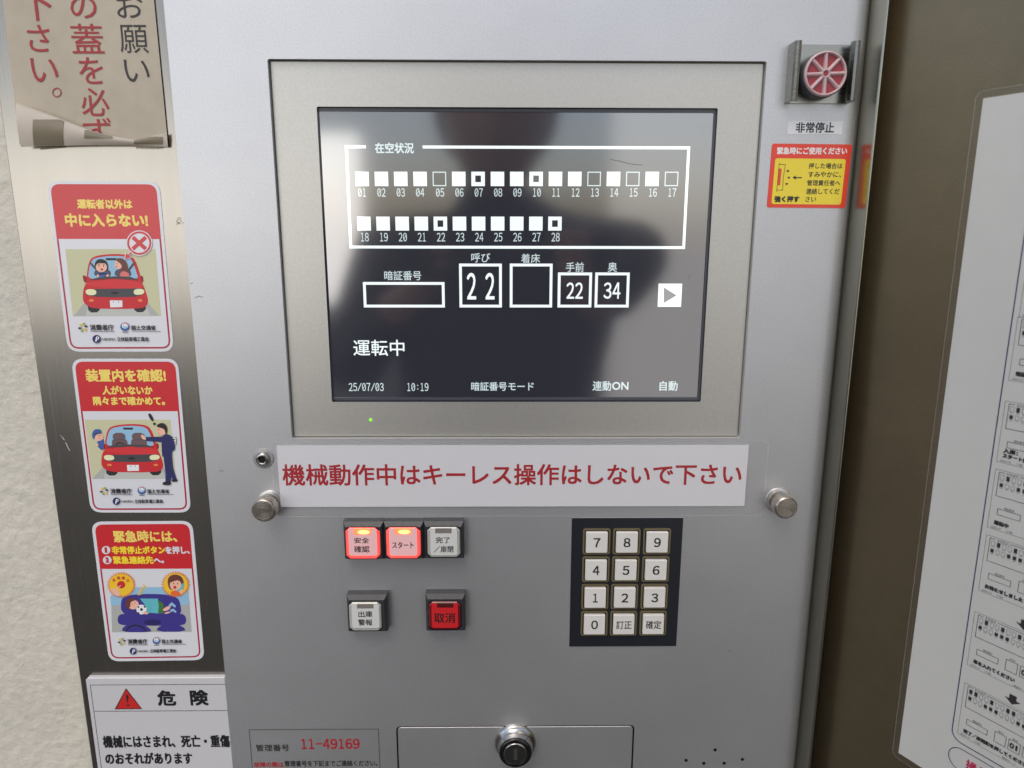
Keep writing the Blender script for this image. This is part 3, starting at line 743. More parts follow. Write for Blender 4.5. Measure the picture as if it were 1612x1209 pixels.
def car(d, f, seats=False):
    # f maps the first sticker's coordinates onto this one
    m = lambda *p: [f(x, y) for x, y in p]
    d.poly(m((178,510),(770,508),(808,948),(228,950)), khaki)
    d.poly(m((300,866),(720,862),(795,946),(232,950)), grey_l); d.poly(m((320,900),(720,900),(735,946),(310,948)), flat('ink_mid_grey', (196,198,190)))
    d.smooth(m((325,860),(405,860),(405,924),(330,926)), black, 1); d.smooth(m((628,858),(706,856),(706,922),(632,924)), black, 1)
    for xx in (345, 365, 385, 650, 670, 690): d.line(m((xx,885),(xx+1,918)), .0003, grey_d)
    d.smooth(m((292,690),(296,680),(320,688),(330,730),(302,730)), cardk, 1); d.smooth(m((662,688),(688,682),(692,728),(668,732)), cardk, 1)
    d.smooth(m((322,740),(318,700),(324,640),(335,590),(358,560),(420,546),(500,540),(580,545),(622,560),(645,600),(662,650),(678,720),(700,770),(726,850),(705,892),(640,900),(500,902),(350,898),(296,862),(292,810),(302,750)), carred, 2)
    d.smooth(m((326,712),(334,640),(346,596),(366,570),(430,558),(500,553),(570,558),(608,572),(628,610),(645,660),(662,712),(500,694)), sky_b, 2)
    d.smooth(m((300,745),(310,732),(500,700),(680,725),(700,768),(500,768)), flat('ink_car_light_red', (218,52,58)), 2)
    d.poly(m((318,772),(690,766),(694,806),(640,822),(500,826),(380,822),(316,812)), grey_d)
    d.ell(*f(503,797), 26, 9, black)
    d.smooth(m((308,772),(380,772),(384,812),(316,812)), lampc, 2); d.smooth(m((626,772),(694,768),(698,806),(628,812)), lampc, 2)
    d.smooth(m((333,838),(364,838),(366,854),(335,854)), amber, 1); d.smooth(m((655,838),(684,838),(684,854),(655,854)), amber, 1)
    d.poly(m((470,846),(552,846),(554,890),(474,892)), white_i)
    for xx in (494, 528): d.ell(*f(xx,856), 3, 4, grey_d, 8)
    d.poly(m((444,568),(512,568),(510,582),(446,582)), black)
FS = {}
# sticker 1
Z1_ = (60, 270, 4.169)
t, d = sticker_base('safety_sticker', 'sticker of a couple in a red car, a cross above the woman', Z1_, ((55,60),(795,62),(892,1182),(195,1182)), 443, ((78,82),(775,84),(872,1162),(212,1164)))
d.text('運転者以外は', 258, 615, 184, 243, yel_st, .00022); d.text('中に入らない!', 180, 716, 278, 360, yel_st, .00032)
idf = lambda x, y: (x, y)
car(d, idf)
sh = flat('ink_seat_grey', (85,80,100))
for x in (422, 556): d.smooth([(x-52,690),(x-55,655),(x-30,640),(x+30,640),(x+55,655),(x+54,692)], sh, 2)
d.line([(342,600),(400,662)], .0012, grey_d); d.line([(630,600),(585,660)], .0012, grey_d)
d.smooth([(385,690),(390,662),(420,652),(455,662),(462,690)], blue, 1)
d.smooth([(372,655),(370,600),(395,572),(440,578),(460,610),(460,655),(445,645)], black, 2); d.ell(415, 628, 37, 32, skin); d.poly([(376,606),(400,588),(450,592),(452,604),(405,602)], black)
for ex in (400, 430): d.ell(ex, 620, 3.5, 5, black, 8)
d.ell(418, 642, 9, 7, mouth, 12); d.line([(392,611),(406,609)], .0003, black); d.line([(424,609),(438,612)], .0003, black)
d.smooth([(500,575),(550,565),(588,600),(592,670),(560,690),(545,650)], brown, 2); d.ell(528, 610, 26, 30, skin); d.smooth([(500,572),(545,570),(580,600),(582,660),(552,650),(548,610),(520,590)], brown, 2)
d.ell(518, 606, 3, 4, black, 8); d.ell(514, 624, 5, 4, mouth, 10); d.smooth([(530,690),(548,652),(590,660),(602,692)], flat('ink_pink', (225,120,115)), 1)
d.line([(388,690),(400,674),(428,668),(452,674),(466,690)], .0009, black); d.ell(393, 684, 9, 8, skin, 12); d.ell(456, 682, 9, 8, skin, 12)
d.poly([(330,712),(400,694),(500,688),(600,690),(655,708),(655,712),(500,700)], grey_d)
d.ell(664, 470, 86, 84, white_st); d.ell(664, 470, 80, 78, red_st); d.ell(664, 470, 66, 64, white_st)
d.poly([(566,580),(572,528),(590,540),(608,520),(622,532),(602,554),(618,566)], white_st); d.poly([(570,576),(577,534),(592,546),(608,526),(616,534),(598,554),(612,564)], red_st)
for a in (42, -42):
    ca, sa = math.cos(R(a)), math.sin(R(a)); q = [(-58,-13),(58,-13),(58,13),(-58,13)]
    d.poly([(664+x*ca-y*sa, 470+x*sa+y*ca) for x, y in q], red_st)
footer(d, idf)
t.part('print', d.mb)
# sticker 2
Z2_ = (90, 550, 4.478)
t, d = sticker_base('safety_sticker', 'sticker of a man in navy checking an empty red car', Z2_, ((98,66),(850,66),(944,1150),(237,1150)), 436, ((122,86),(832,86),(920,1130),(256,1132)))
d.text('装置内を確認!', 203, 762, 142, 226, yel_st, .00030); d.text('人がいないか', 320, 670, 258, 318, yel_st, .00022); d.text('隅々まで確かめて。', 255, 757, 334, 392, yel_st, .00022)
def f2(x, y): return (x*1.02+2+(y-700)*.0, y*.955+12)
sx = lambda x, y: ((x-300)*1.02+318, (y-545)*1.0*.945+530)
# rear boy behind the car first
car_f = sx
d.poly([sx(178,510), sx(770,508), sx(808,948), sx(228,950)], khaki)
d.smooth([(270,660),(290,645),(325,625),(335,650),(320,720),(290,690)], blue, 1)
car(d, sx)
d.smooth([(275,665),(300,630),(330,625),(330,700),(312,712),(290,690)], blue, 1); d.ell(292, 615, 34, 30, skin); d.smooth([(244,595),(262,562),(305,562),(318,588),(270,600),(262,640),(248,625)], blue, 2); d.line([(262,600),(300,590),(312,592)], .0008, navy)
for ex in (293, 308): d.ell(ex, 608, 3, 4, black, 8)
d.ell(300, 626, 5, 3, mouth, 8); d.ell(282, 672, 10, 9, skin, 12)
for x in (437, 572):
    d.smooth([(x-50,690),(x-52,650),(x-42,630),(x+45,630),(x+58,650),(x+60,690)], seatb, 2); d.smooth([(x-44,588),(x+40,588),(x+44,640),(x-46,640)], seatb, 1)
    d.line([(x-46,638),(x+44,638)], .0004, grey_d)
d.line([(412,678),(425,662),(445,658),(465,664),(475,676)], .0008, black)
d.poly([(345,692),(380,678),(500,670),(640,676),(685,690),(500,684)], grey_d)
# man
d.smooth([(640,452),(655,450),(675,480),(680,508),(668,505),(650,485)], black, 2); d.ell(685, 525, 9, 9, black)
d.smooth([(812,618),(838,620),(838,670),(814,672)], white_i, 1); d.line([(812,618),(838,620),(838,670),(814,672)], .0003, grey_d, True); d.ell(824, 636, 7, 7, green, 12); d.ell(825, 656, 7, 7, carred, 12)
d.poly([(748,745),(808,745),(806,880),(798,940),(762,940),(764,880)], navy); d.poly([(790,760),(808,750),(815,830),(842,920),(815,925),(795,860)], navy)
d.smooth([(742,940),(765,930),(802,932),(802,958),(742,956)], black, 1); d.smooth([(806,915),(845,912),(850,932),(808,935)], black, 1)
d.smooth([(735,620),(760,595),(800,605),(825,640),(832,710),(808,715),(808,770),(742,768),(736,700)], navy, 1)
d.poly([(620,618),(745,615),(745,655),(625,645)], navy); d.smooth([(588,605),(600,600),(625,618),(625,640),(600,632)], skin, 1)
d.ell(738, 570, 36, 36, skin); d.smooth([(700,548),(705,528),(745,515),(775,540),(775,590),(762,600),(758,560)], black, 2)
d.ell(716, 566, 3, 4, black, 8); d.line([(712,588),(722,592)], .0003, mouth); d.ell(706, 576, 5, 4, skin, 8)
def ff2(x, y): return ((x-293)*.96+330+(y-1022)*.12*0, (y-1022)*.94+998)
footer(d, ff2, .96)
t.part('print', d.mb)
# sticker 3
Z3_ = (120, 800, 4.652)
t, d = sticker_base('safety_sticker', 'sticker of a child lying on a purple seat under two yellow starbursts', Z3_, ((108,100),(850,94),(940,1112),(240,1122)), 444, ((134,120),(828,114),(914,1092),(258,1102)))
d.text('緊急時には、', 275, 735, 166, 247, yel_st, .00028)
for y, n_, a_, b_, xs in ((307,'1','非常停止ボタン','を押し、',(262,648,655,828)), (380,'2','緊急連絡先','へ。',(272,563,570,640))):
    cx = 218 if n_ == '1' else 227
    d.ell(cx, y, 32, 30, white_st); d.text(n_, cx-(6 if n_ == '1' else 10), cx+(5 if n_ == '1' else 10), y-17, y+17, red_st, .00035)
    d.text(a_, xs[0], xs[1], y-27, y+26, yel2, .00024)
    d.text(b_, xs[2], xs[3], y-(26 if n_ == '1' else 10), y+(26 if n_ == '1' else 20), white_st, .00024)
d.poly([(255,660),(262,908),(845,905),(818,578),(450,578)], grey_l)
d.poly([(250,640),(445,580),(812,578),(832,700),(770,712),(255,712)], sky_b)
d.smooth([(330,780),(325,680),(350,645),(450,628),(640,628),(740,650),(765,700),(772,790),(560,840)], purple, 2)
d.smooth([(302,820),(308,785),(345,770),(760,768),(800,785),(808,830),(790,855),(720,862),(560,860),(380,862),(310,850)], purple, 2)
d.smooth([(495,815),(620,815),(618,855),(500,860)], purple_d, 1)
d.smooth([(362,870),(360,800),(385,785),(480,785),(498,810),(500,870)], purple, 1); d.smooth([(330,908),(345,865),(400,852),(500,855),(545,885),(552,908)], purple, 1)
d.smooth([(620,870),(618,800),(645,782),(735,782),(755,800),(752,870)], purple, 1); d.smooth([(585,905),(600,865),(690,850),(780,862),(808,905)], purple, 1)
d.line([(362,905),(385,872),(430,855),(480,868),(518,903)], .0010, black)
d.poly([(466,662),(598,662),(605,700),(600,770),(530,765),(498,700)], teal); d.poly([(596,668),(640,700),(640,770),(600,772),(604,710)], green)
d.smooth([(630,745),(660,720),(695,715),(680,745),(645,755)], skin, 1); d.smooth([(640,768),(680,755),(695,762),(660,775)], skin, 1)
d.poly([(675,710),(700,688),(730,715),(725,730),(700,712),(690,722)], sky_b); d.poly([(685,745),(712,735),(735,758),(728,768),(710,755),(695,760)], sky_b)
d.smooth([(358,700),(375,662),(415,655),(450,670),(440,690),(400,700),(395,745),(370,735)], brown, 2); d.ell(418, 706, 40, 35, skin); d.smooth([(360,700),(380,662),(430,658),(445,672),(395,685),(398,725),(375,730)], brown, 2)
d.line([(405,700),(415,706)], .0003, black); d.line([(425,690),(436,696)], .0003, black)
d.ell(478, 742, 38, 36, white_i); d.ell(478, 742, 12, 12, black, 5); d.ell(455, 724, 8, 7, black, 6); d.ell(502, 722, 8, 7, black, 6); d.ell(502, 765, 8, 7, black, 6); d.ell(456, 768, 8, 7, black, 6)
d.ell(512, 765, 20, 12, skin, 14); d.line([(480,680),(510,672),(540,700),(535,745),(515,765)], .0012, teal)
d.line([(450,635),(475,628),(460,612),(485,605),(472,590),(505,580),(488,560)], .0008, gold)
for cx, cy in ((330, 562), (728, 558)):
    st = [(cx+(108 if i % 2 == 0 else 88)*math.cos(2*math.pi*i/64), cy+(98 if i % 2 == 0 else 80)*math.sin(2*math.pi*i/64)) for i in range(64)]
    d.poly(st, orange_i); st = [(cx+(97 if i % 2 == 0 else 84)*math.cos(2*math.pi*i/64), cy+(88 if i % 2 == 0 else 76)*math.sin(2*math.pi*i/64)) for i in range(64)]; d.poly(st, gold)
for i, ch in enumerate('非常停止'):
    x = 276+i*34; y = (528, 512, 512, 526)[i]; d.text(ch, x-12, x+12, y-12, y+12, carred, .00008)
d.ell(329, 560, 30, 27, carred); d.smooth([(322,562),(330,566),(300,592),(325,625),(318,645),(285,640),(248,600),(252,590),(285,595)], skin, 1)
d.smooth([(672,570),(668,515),(700,486),(750,486),(788,520),(785,590),(770,600),(690,602)], brown, 2); d.ell(728, 562, 42, 42, skin); d.smooth([(680,548),(690,505),(740,490),(780,520),(778,560),(750,525),(715,535)], brown, 2)
for ex in (712, 742): d.ell(ex, 552, 4, 6, black, 8)
d.ell(722, 580, 12, 12, mouth, 14); d.smooth([(772,555),(788,548),(792,572),(760,608),(728,610),(732,598),(762,590)], teal, 1); d.smooth([(750,610),(775,590),(788,600),(770,632)], skin, 1)
d.poly([(690,612),(725,602),(755,612),(765,640),(720,645),(695,635)], orange_i)
def ff3(x, y): return ((x-293)*.92+333, (y-1022)*.92+977-(x-293)*.01)
footer(d, ff3, .92)
t.part('print', d.mb)

# ------------------------------------------------------------------ danger sign at the bottom left
P.zoom(100, 1030, 5.0375)
SZ = .0; sg0 = JZ; sg1 = -.0006
tl = P.uv(172, 190, sg1); ty = P.uv(750, 186, sg1)[1]
dg = Thing('danger_sign', 'white danger plate with a red warning triangle, partly behind the silver panel', 'danger sign', P, (tl[0], ty-.16, JZ))
mb = MB(); c_ = .0016
x0 = tl[0]; x1 = UL-.0006
P_ = [(x0, ty-.16), (x1, ty-.16), (x1, ty), (x0+c_, ty), (x0, ty-c_)]
mb.prism(P_, sg0, sg1, plate_w, bevel=.0004); dg.part('plate', mb)
d = D(P, sg1); z = sg1+.00005
yl1 = P.uv(750, 241, z)[1]; yl2 = P.uv(770, 449, z)[1]; xl = P.uv(226, 350, z)[0]
d.mb.line([(x1, yl1), (xl, yl1), (xl, ty-.155)], .0004, z, blackm); d.mb.line([(xl, yl2), (x1, yl2)], .0004, z+.00003, blackm)
d.z = z+.00003
d.poly([(495,268),(624,434),(405,437)], black); d.poly([(495,280),(612,428),(418,431)], flat('danger_red', (200,38,34)))
d.smooth([(495,322),(514,322),(516,345),(510,388),(506,388),(497,350)], black, 1); d.poly([(503,400),(520,400),(522,412),(503,412)], black)
d.text('危', 748, 885, 290, 405, blackm, .00045); d.text('険', 1008, 1143, 287, 402, blackm, .00045)
ttl = ['機械にはさまれ、死亡・重傷', 'のおそれがあります']
d.text(ttl[0], 315, 1316, 645, 738, blackm, .00030); d.text(ttl[1], 333, 1018, 782, 868, blackm, .00030)
dg.part('print', d.mb)

# ------------------------------------------------------------------ aged paper notice taped top left
P.zoom(0, 0, 3.838)
tn = Thing('aged_notice', 'aged beige paper notice with red vertical text, its lower edge curled up', 'paper notice', P, (P.uv(500,880)[0], P.uv(500,880)[1], JZ))
def sheetgrid(mb, left, right, y0, y1, zf, m, nu=18, nv=24, flip=False):
    vs = []; fs = []
    for j in range(nv+1):
        y = y0+(y1-y0)*j/nv
        for i in range(nu+1):
            t_ = i/nu; xa, xb = left(y), right(y); x = xa+(xb-xa)*t_
            yy = y if not callable(zf[1]) else zf[1](t_, j/nv)
            z_ = zf[0](t_, j/nv); u, v = P.uv(x, yy, z_); vs.append((u, v, z_))
    for j in range(nv):
        for i in range(nu):
            q = (j*(nu+1)+i, (j+1)*(nu+1)+i, (j+1)*(nu+1)+i+1, j*(nu+1)+i+1); fs.append(q)
    mb.add(vs, fs, m, True)
lf = lambda y: 15+.118*y; rf = lambda y: 930+.0975*y
mb = MB(); a, b = P.uv(lf(-300), -300, JZ+.0008), P.uv(rf(-300), -300, JZ+.0008)
sheetgrid(mb, lf, rf, -300, 872, (lambda s_, q: JZ+.0010+.00012*noise.noise(Vector((s_*4, q*6, 0))), None), oldpaper, 24, 40)
sh_ = tn.part('sheet', mb)
d = D(P, JZ+.00118); rtx = flat('print_faded_red', (160,38,40)); btx = flat('print_faded_black', (42,38,36))
for ch, x0, x1, y0, y1, m_, b_ in (('お',703,862,-40,108,btx,.0),('願',722,893,150,320,btx,.0),('い',752,902,360,495,btx,.0),
    ('の',425,582,-25,110,rtx,.00006),('蓋',430,622,143,322,rtx,.00006),('を',478,622,345,507,rtx,.00006),('必',490,656,532,700,rtx,.00006),('ず',505,675,712,880,rtx,.00006),
    ('下',120,320,-75,124,rtx,.00006),('さ',168,302,150,312,rtx,.00006),('い',190,348,352,495,rtx,.00006)):
    d.text(ch, x0, x1, y0, y1, m_, b_)
d.up(); rg = [P.uv(x, y, d.z) for x, y in [(343+25*math.cos(2*math.pi*i/24), 558+26*math.sin(2*math.pi*i/24)) for i in range(24)]]
d.mb.line(rg, .0006, d.z, rtx, closed=True)
tn.part('print', d.mb)
# curled flap: rises from the fold line and leans over the sheet
top = lambda s_: 618+240*min(1, s_*1.25)**.8-10*math.sin(s_*9) if s_ < .8 else 842-40*(s_-.8)/.2
def bot(s_): return 888-10*math.sin(s_*3.1)
def fz(s_, q):                                    # q=0 top edge of flap, q=1 fold
    h = .0058*(1-s_)**.7+.0016
    return JZ+.0016+h*max(.0, math.sin(math.pi*(.40+.42*q)))*1.0+.0002*(1-q)
    return JZ+.0016+h*(1-q)**.8*(.55+.45*(1-q)) if q < .8 else JZ+.0016+h*(.2**.8)*(.55+.45*.2)*(1-(q-.8)/.2*.7)
mb = MB(); vs = []; nu, nv = 30, 12
def flap(s_, q):
    y = top(s_)+(bot(s_)-top(s_))*q; z_ = fz(s_, q); x = lf(y)+8+(rf(y)-lf(y)-10)*s_-(1-s_)*10*math.sin(q*3)
    u, v = P.uv(x, y, z_); return (u, v, z_)
for j in range(nv+1):
    for i in range(nu+1): vs.append(flap(i/nu, j/nv))
fs = [(j*(nu+1)+i, (j+1)*(nu+1)+i, (j+1)*(nu+1)+i+1, j*(nu+1)+i+1) for j in range(nv) for i in range(nu)]
mb.add(vs, fs, oldback, True)
flp = tn.part('curled_flap', mb)
rim = [flap(i/nu, 0) for i in range(nu+1)]
mb = MB(); vs = [(u, v, z_+.0001) for u, v, z_ in rim]+[(u, v-.0005, z_+.0002) for u, v, z_ in rim]
mb.add(vs, [(nu+1+i, nu+2+i, i+1, i) for i in range(nu)], mat('paper_edge', (.62,.57,.47), .5)); tn.part('torn_edge', mb, parent=flp)
def inv(x, y):
    s_ = (x-lf(y)-8)/(rf(y)-lf(y)-10); return s_
for x0, x1, y0, y1 in ((207,388,722,882), (515,682,785,836), (812,985,826,872)):
    mb = MB(); vs = []; n_ = 8
    for j in range(n_+1):
        for i in range(n_+1):
            x = x0+(x1-x0)*i/n_; y = y0+(y1-y0)*j/n_; s_ = max(0, min(1, inv(x, y)))
            q = max(0.02, min(.99, (y-top(s_))/(bot(s_)-top(s_)))); u, v, z_ = flap(s_, q); vs.append((u, v, z_+.00025))
    mb.add(vs, [(j*(n_+1)+i, (j+1)*(n_+1)+i, (j+1)*(n_+1)+i+1, j*(n_+1)+i+1) for j in range(n_) for i in range(n_)], tape, True)
    tn.part('tape', mb, parent=flp)
mb = MB()
tz = JZ+.0003
teeth = [(820,872)]+[(820+i*7, 896+(6 if i % 2 else -5)+random.uniform(-3,3)) for i in range(25)]+[(992,872)]
mb.poly([P.uv(x, y, tz) for x, y in teeth], tz, mat('frayed_tape', (.30,.255,.18), .4)); tn.part('frayed_tape', mb)
mb = MB()
mb.poly([P.uv(x, y, tz) for x, y in ((240,888),(398,884),(395,892),(245,904))], tz, tape)
tn.part('tape', mb)

# ------------------------------------------------------------------ open cabinet door (right) with its page
ang = 60
P.zoom(0, 0, 1)
DO = Frame(PAN.o+PAN.x*(ufl+.0035)+PAN.z*.002, (math.cos(R(ang)), -math.sin(R(ang)), 0), (0,0,1))
door = Thing('cabinet_door', 'brown tinted stainless door standing open at the right of the panel', 'door', DO, (0, VB, 0))
mb = MB(); mb.box(0, .52, VB, VT, -.016, 0, steel_brown, bevel=.0006); door.part('door_panel', mb)
# page frame: its left edge runs from photo point (1548,155) to (1414.5,1185)
A = Vector(DO.uv(1548, 155, .0006)); B = Vector(DO.uv(1414.5, 1185, .0006))
yy = (A-B).normalized(); xx = Vector((yy.y, -yy.x))
PG = Frame(DO.o+DO.x*B.x+DO.y*B.y, DO.x*xx.x+DO.y*xx.y, DO.x*yy.x+DO.y*yy.y)
Hp = (A-B).length
page = Thing('instruction_page', 'large white laminated instruction page with screen diagrams on the open door', 'instruction page', PG, (0, 0, 0))
mb = MB()
mb.prism([(0,0),(.21,-.0),(.21,Hp),(0,Hp)], .0003, .0007, page_w); page.part('sheet', mb)
mb = MB(); mb.poly(rr(-.0036, .214, -.0038, Hp+.0038, .004, 5), .0011, film); mb.line(rr(-.0036, .214, -.0038, Hp+.0038, .004, 5), .0003, .00115, film_edge, closed=True); page.part('laminate', mb)
d = MB(); z = .00078
navy_l = flat('page_navy', (38,42,92)); thin = .00022
gx = lambda x, y: PG.uv(x, y, z)
bl = gx(1499.5, 1145); tlx = gx(1578, 605)[0]*.5+bl[0]*.5
brd = []; ub = tlx; vb_ = gx(1507, 1164)[1]-.001
for i in range(7):
    a = R(180+90*i/6); brd.append((ub+.006+.006*math.cos(a), vb_+.006+.006*math.sin(a)))
d.line([(ub, Hp-.035)]+brd+[(.20, vb_)], .0006, z, navy_l)
d.line([(.205, vb_), (.205, Hp-.035), (ub, Hp-.035)], .0006, z, navy_l)
b2 = vb_-.0035; pts = []
for i in range(13):
    a = R(90+180*i/12); pts.append((ub+.007+.007*math.cos(a), b2-.007+.007*math.sin(a)))
d.line([(.20, b2)]+pts+[(.20, b2-.014)], .0005, z, navy_l)
PG.zoom(0, 0, 1)
o5 = gx(1480+235/5.788, 1000+1190/5.788)
d.text('操作方法', ub+.010, ub+.0345, b2-.0100, b2-.0040, z, flat('page_magenta', (190,20,80)), .0002)
# six printed screens: the offsets are those of the lowest one
TLs = [gx(1480+225/5.788, 1000+430/5.788), gx(1534.8, 962.5), gx(1480+590/8.06, 860-130+897/8.06), gx(1480+705/8.06, 730+66/8.06), gx(1480+888/8.64, 600+268/8.64), gx(1560+245/5.75, 400+567/5.75), gx(1612-14, 395)]
T0 = Vector(TLs[0]); fh = T0.y-gx(1506.8, 1154.3)[1]
Zp = lambda x, y: Vector(gx(1480+x/5.788, 1000+y/5.788))-T0
umin = T0.x
msgs = ['完了／扉閉釦を押してください', '車を入れてください', 'お待たせしました', '運転中', '入庫：', '暗証番号を入力', '暗証番号']
fills = [{0,1,4,7,8}, {1,4,7,8}, {1,4,7,8}, {1,4,8}, {1,5,8}, {3,6}, {2,5}]
fills2 = [{0,3,4,5,9,10}, {0,3,4,5,9}, {0,3,4,5,9}, {0,3,4,5}, {0,3,6}, {0,4}, {0,3}]
fw = .0525
for k, tlp in enumerate(TLs):
    X0, Y0 = (tlp[0], tlp[1]) if k < 6 else (TLs[0][0], tlp[1])
    scr_ = MB(); q_ = lambda a, b: (X0+a/1000, Y0+b/1000)
    def tq(t_, x0, x1, y0, y1, m_, b_=0.0): scr_.text(t_, X0+x0/1000, X0+x1/1000, Y0+y0/1000, Y0+y1/1000, z, m_, b_)
    scr_.line([q_(0,0), q_(52.5,0), q_(52.5,-33.5), q_(0,-33.5)], .00016, z, blackm, closed=True)
    scr_.line([q_(4.7,-1.2), q_(2,-1.2), q_(2,-14.6), q_(50.5,-14.6), q_(50.5,-1.2), q_(12,-1.2)], .00030, z, blackm)
    tq('在空状況', 5.6, 11.2, -2.1, -.6, blackm)
    for i in range(17):
        for r_, fl in ((0, fills[k]), (1, fills2[k])):
            if r_ and i > 10: continue
            ux = 2.95+i*2.78; v1, v0 = ((-2.5, -5.2), (-7.0, -9.2))[r_]
            q = [q_(ux, v0), q_(ux+1.7, v0), q_(ux+1.7, v1), q_(ux, v1)]
            if i in fl: scr_.poly(q, z, black)
            else: scr_.line(q, .00016, z, grey_d, closed=True)
            tq('%02d' % (i+1+r_*17), ux+.35, ux+1.4, v0-1.0, v0-.25, grey_d)
    scr_.line([q_(3.9,-21.5), q_(15,-21.5), q_(15,-24.8), q_(3.9,-24.8)], .00028, z, blackm, closed=True)
    tq('暗証番号', 6.9, 11.8, -21.1, -19.8, blackm)
    for a_, nm in ((18.8, '呼び'), (25.9, '着床'), (33.0, '手前'), (39.0, '奥')):
        scr_.line([q_(a_,-19.5), q_(a_+5.7,-19.5), q_(a_+5.7,-25.8), q_(a_,-25.8)], .00028, z, blackm, closed=True)
        tq(nm, a_+1.5, a_+4.3, -19.1, -17.9, blackm)
    if k < 2: tq('0', 26.7, 28.6, -24.3, -21.3, blackm, .00018); tq('1', 29.6, 30.3, -24.3, -21.3, blackm, .00018)
    if k == 4: tq('入庫：', 2.6, 9.4, -27.8, -25.4, blackm, .00018); tq('スタート釦', 2.6, 14.5, -30.6, -28.2, blackm, .00018)
    else: tq(msgs[k], 3.0, 3.0+2.35*len(msgs[k]), -30.7, -28.3, blackm, .00018)
    tq('05/01/19', 1.7, 6.7, -33.0, -31.9, grey_d); tq('17:08', 9.4, 12.4, -33.0, -31.9, grey_d); tq('暗証モード', 24, 31, -33.1, -31.9, blackm)
    page.part('screen_diagram', scr_)
for p in ((TLs[0][0]+.0245, TLs[0][1]+.0040), (TLs[1][0]+.0245, TLs[1][1]+.0040)):
    u, v = p; q = .0030
    d.poly([(u-q*.6,v+q*.9),(u+q*.6,v+q*.9),(u+q*.6,v),(u+q*1.35,v),(u,v-q),(u-q*1.35,v),(u-q*.6,v)], z, black)
page.part('print', d)

# ------------------------------------------------------------------ the person whose reflection shows in the screen
PH = Frame((0, -.456, 1.3), (1,0,0), (0,0,1))
ph_ = Thing('phone', 'black phone held up in landscape by the reflected person', 'phone', PH, (0, 0, 0))
mb = MB(); mb.prism(rr(-.125, .032, -.058, .018, .008, 5), -.009, 0, mat('phone_back', (.02,.02,.022), .4), bevel=.001); ph_.part('body', mb)
mb = MB()
def skin_mesh(name, verts, edges, radii, m, parent, off=(0,0,0)):
    me = bpy.data.meshes.new(name); me.from_pydata([Vector(v) for v in verts], edges, []); me.materials.append(m)
    o = bpy.data.objects.new(name, me); COL.objects.link(o)
    md = o.modifiers.new('s', 'SKIN'); sv = me.skin_vertices[0].data if me.skin_vertices else None
    if sv is None:
        bpy.context.view_layer.objects.active = o
    for i, r_ in enumerate(radii): me.skin_vertices[0].data[i].radius = r_ if isinstance(r_, tuple) else (r_, r_)
    me.skin_vertices[0].data[0].use_root = True
    sb = o.modifiers.new('b', 'SUBSURF'); sb.levels = sb.render_levels = 2
    o.parent = parent; return o
pers = bpy.data.objects.new('person', None); COL.objects.link(pers); pers.location = (-.012, -.78, 0); pers.scale = (.95, .95, .93)
pers['label'] = 'person in dark clothes holding up a phone, reflected in the screen'; pers['category'] = 'person'
cloth = mat('dark_clothes', (.022,.024,.03), .8); skn = mat('skin', (.42,.26,.19), .5); hair = mat('black_hair', (.012,.011,.011), .5); trs = mat('trousers', (.03,.032,.04), .8)
V_ = [(0,0,.93),(0,.0,1.12),(0,0,1.32),(0,.01,1.42),(0,.03,1.48),
      (-.20,.0,1.36),(-.26,.08,1.14),(-.17,.18,1.27),(.20,.0,1.36),(.27,.08,1.38),(.17,.18,1.27),
      (-.10,0,.88),(-.11,.02,.50),(-.11,0,.10),(-.11,.10,.05),(.10,0,.88),(.11,.02,.50),(.11,0,.10),(.11,.10,.05)]
E_ = [(0,1),(1,2),(2,3),(3,4),(2,5),(5,6),(6,7),(2,8),(8,9),(9,10),(0,11),(11,12),(12,13),(13,14),(0,15),(15,16),(16,17),(17,18)]
R_ = [(.20,.13),(.19,.12),(.20,.13),(.10,.09),(.058,.058),.085,.055,.036,.075,.055,.036,.095,.070,.048,.04,.095,.070,.048,.04]
body = skin_mesh('body', V_, E_, R_, cloth, pers)
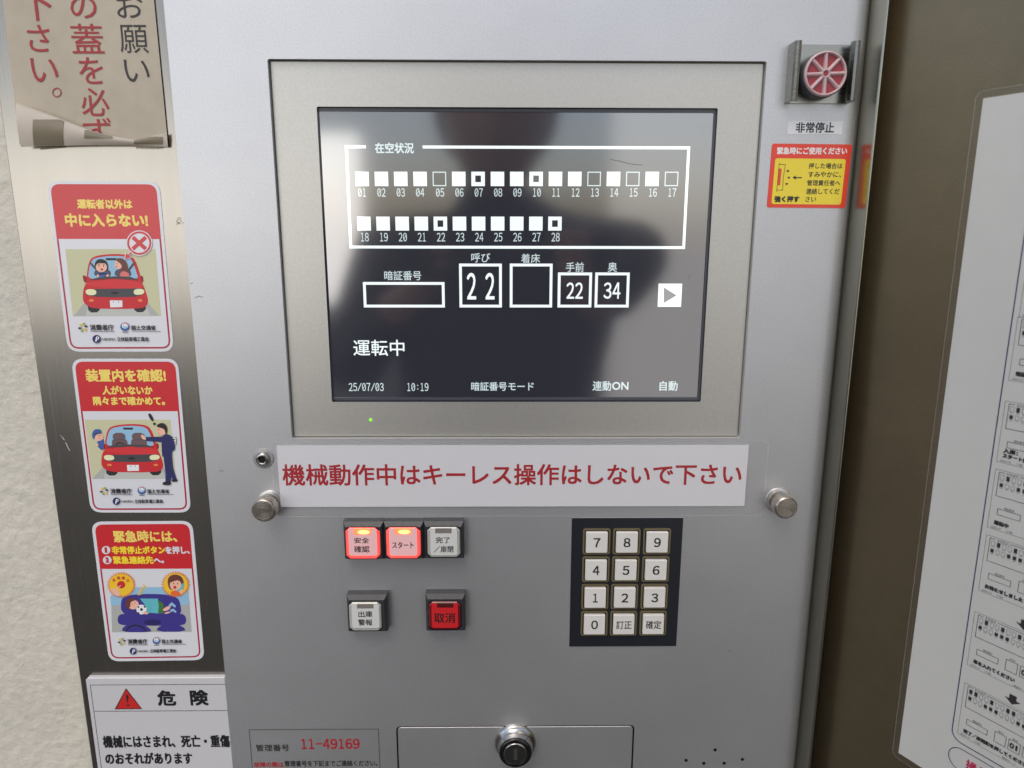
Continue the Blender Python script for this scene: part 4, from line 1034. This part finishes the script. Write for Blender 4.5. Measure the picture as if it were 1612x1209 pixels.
# head, with nose and ears, and a cap of hair
import bmesh
def blob(name, c, r, m, parent, fn=None, sub=4):
    bm = bmesh.new(); bmesh.ops.create_icosphere(bm, subdivisions=sub, radius=1)
    for v in bm.verts:
        p = v.co.copy()
        if fn: p = fn(p)
        v.co = Vector((c[0]+p.x*r[0], c[1]+p.y*r[1], c[2]+p.z*r[2]))
    for f in bm.faces: f.smooth = True
    me = bpy.data.meshes.new(name); bm.to_mesh(me); bm.free(); me.materials.append(m)
    o = bpy.data.objects.new(name, me); COL.objects.link(o); o.parent = parent; return o
def headf(p):
    q = p.copy(); k = 1-.22*max(0, -p.z)
    q.x *= k; q.y += .22*math.exp(-((p.x/.16)**2+((p.z+.12)/.22)**2))*max(0, p.y)
    for sx_ in (-1, 1): q.y -= .10*math.exp(-(((p.x-sx_*.36)/.16)**2+((p.z-.06)/.14)**2))*max(0, p.y)
    q.y -= .05*math.exp(-((p.x/.3)**2+((p.z+.48)/.06)**2))*max(0, p.y)
    return q
HC = (0, .06, 1.585)
head = blob('head', HC, (.090,.105,.130), skn, pers, headf)
blob('hair', (HC[0], HC[1]-.014, HC[2]+.024), (.105,.112,.120), hair, pers, lambda p: Vector((p.x, min(p.y, .82) if p.z > .25 else min(p.y, .15), max(p.z, -.75))))
for sx_ in (-1, 1):
    blob('ear', (HC[0]+sx_*.079, HC[1]-.005, HC[2]-.005), (.010,.020,.032), skn, pers, None, 2)
    blob('eye', (HC[0]+sx_*.029, HC[1]+.083, HC[2]+.008), (.012,.010,.008), mat('eye', (.5,.5,.5), .2), pers, None, 2)
    # hands: palm, four fingers and a thumb closing on the phone's ends
    bx = -.108 if sx_ < 0 else .050
    hx, hy, hz = (bx+.04)/.95, (.78-.485)/.95, 1.262/.93
    vv = [(sx_*.17, hy-.13, 1.27), (hx+sx_*.03, hy-.045, hz-.037), (hx+sx_*.012, hy-.02, hz)]; ee = [(0,1),(1,2)]; rr_ = [(.032,.032),(.030,.024),(.030,.016)]
    skin_mesh('hand', vv, ee, rr_, skn, pers)
    for f_ in range(4):
        zf = hz+.038-.019*f_; l_ = (.9, 1, .95, .75)[f_]
        skin_mesh('finger', [(hx+sx_*.026, hy-.012, zf-.008), (hx+sx_*.030, hy+.014*l_, zf-.002), (hx+sx_*.008, hy+.026*l_, zf), (hx-sx_*.014*l_, hy+.028*l_, zf+.001)], [(0,1),(1,2),(2,3)], [.0095,.009,.008,.007], skn, pers)
    skin_mesh('thumb', [(hx+sx_*.020, hy-.022, hz), (hx+sx_*.006, hy-.026, hz+.023), (hx-sx_*.016, hy-.022, hz+.038)], [(0,1),(1,2)], [.012,.010,.0085], skn, pers)
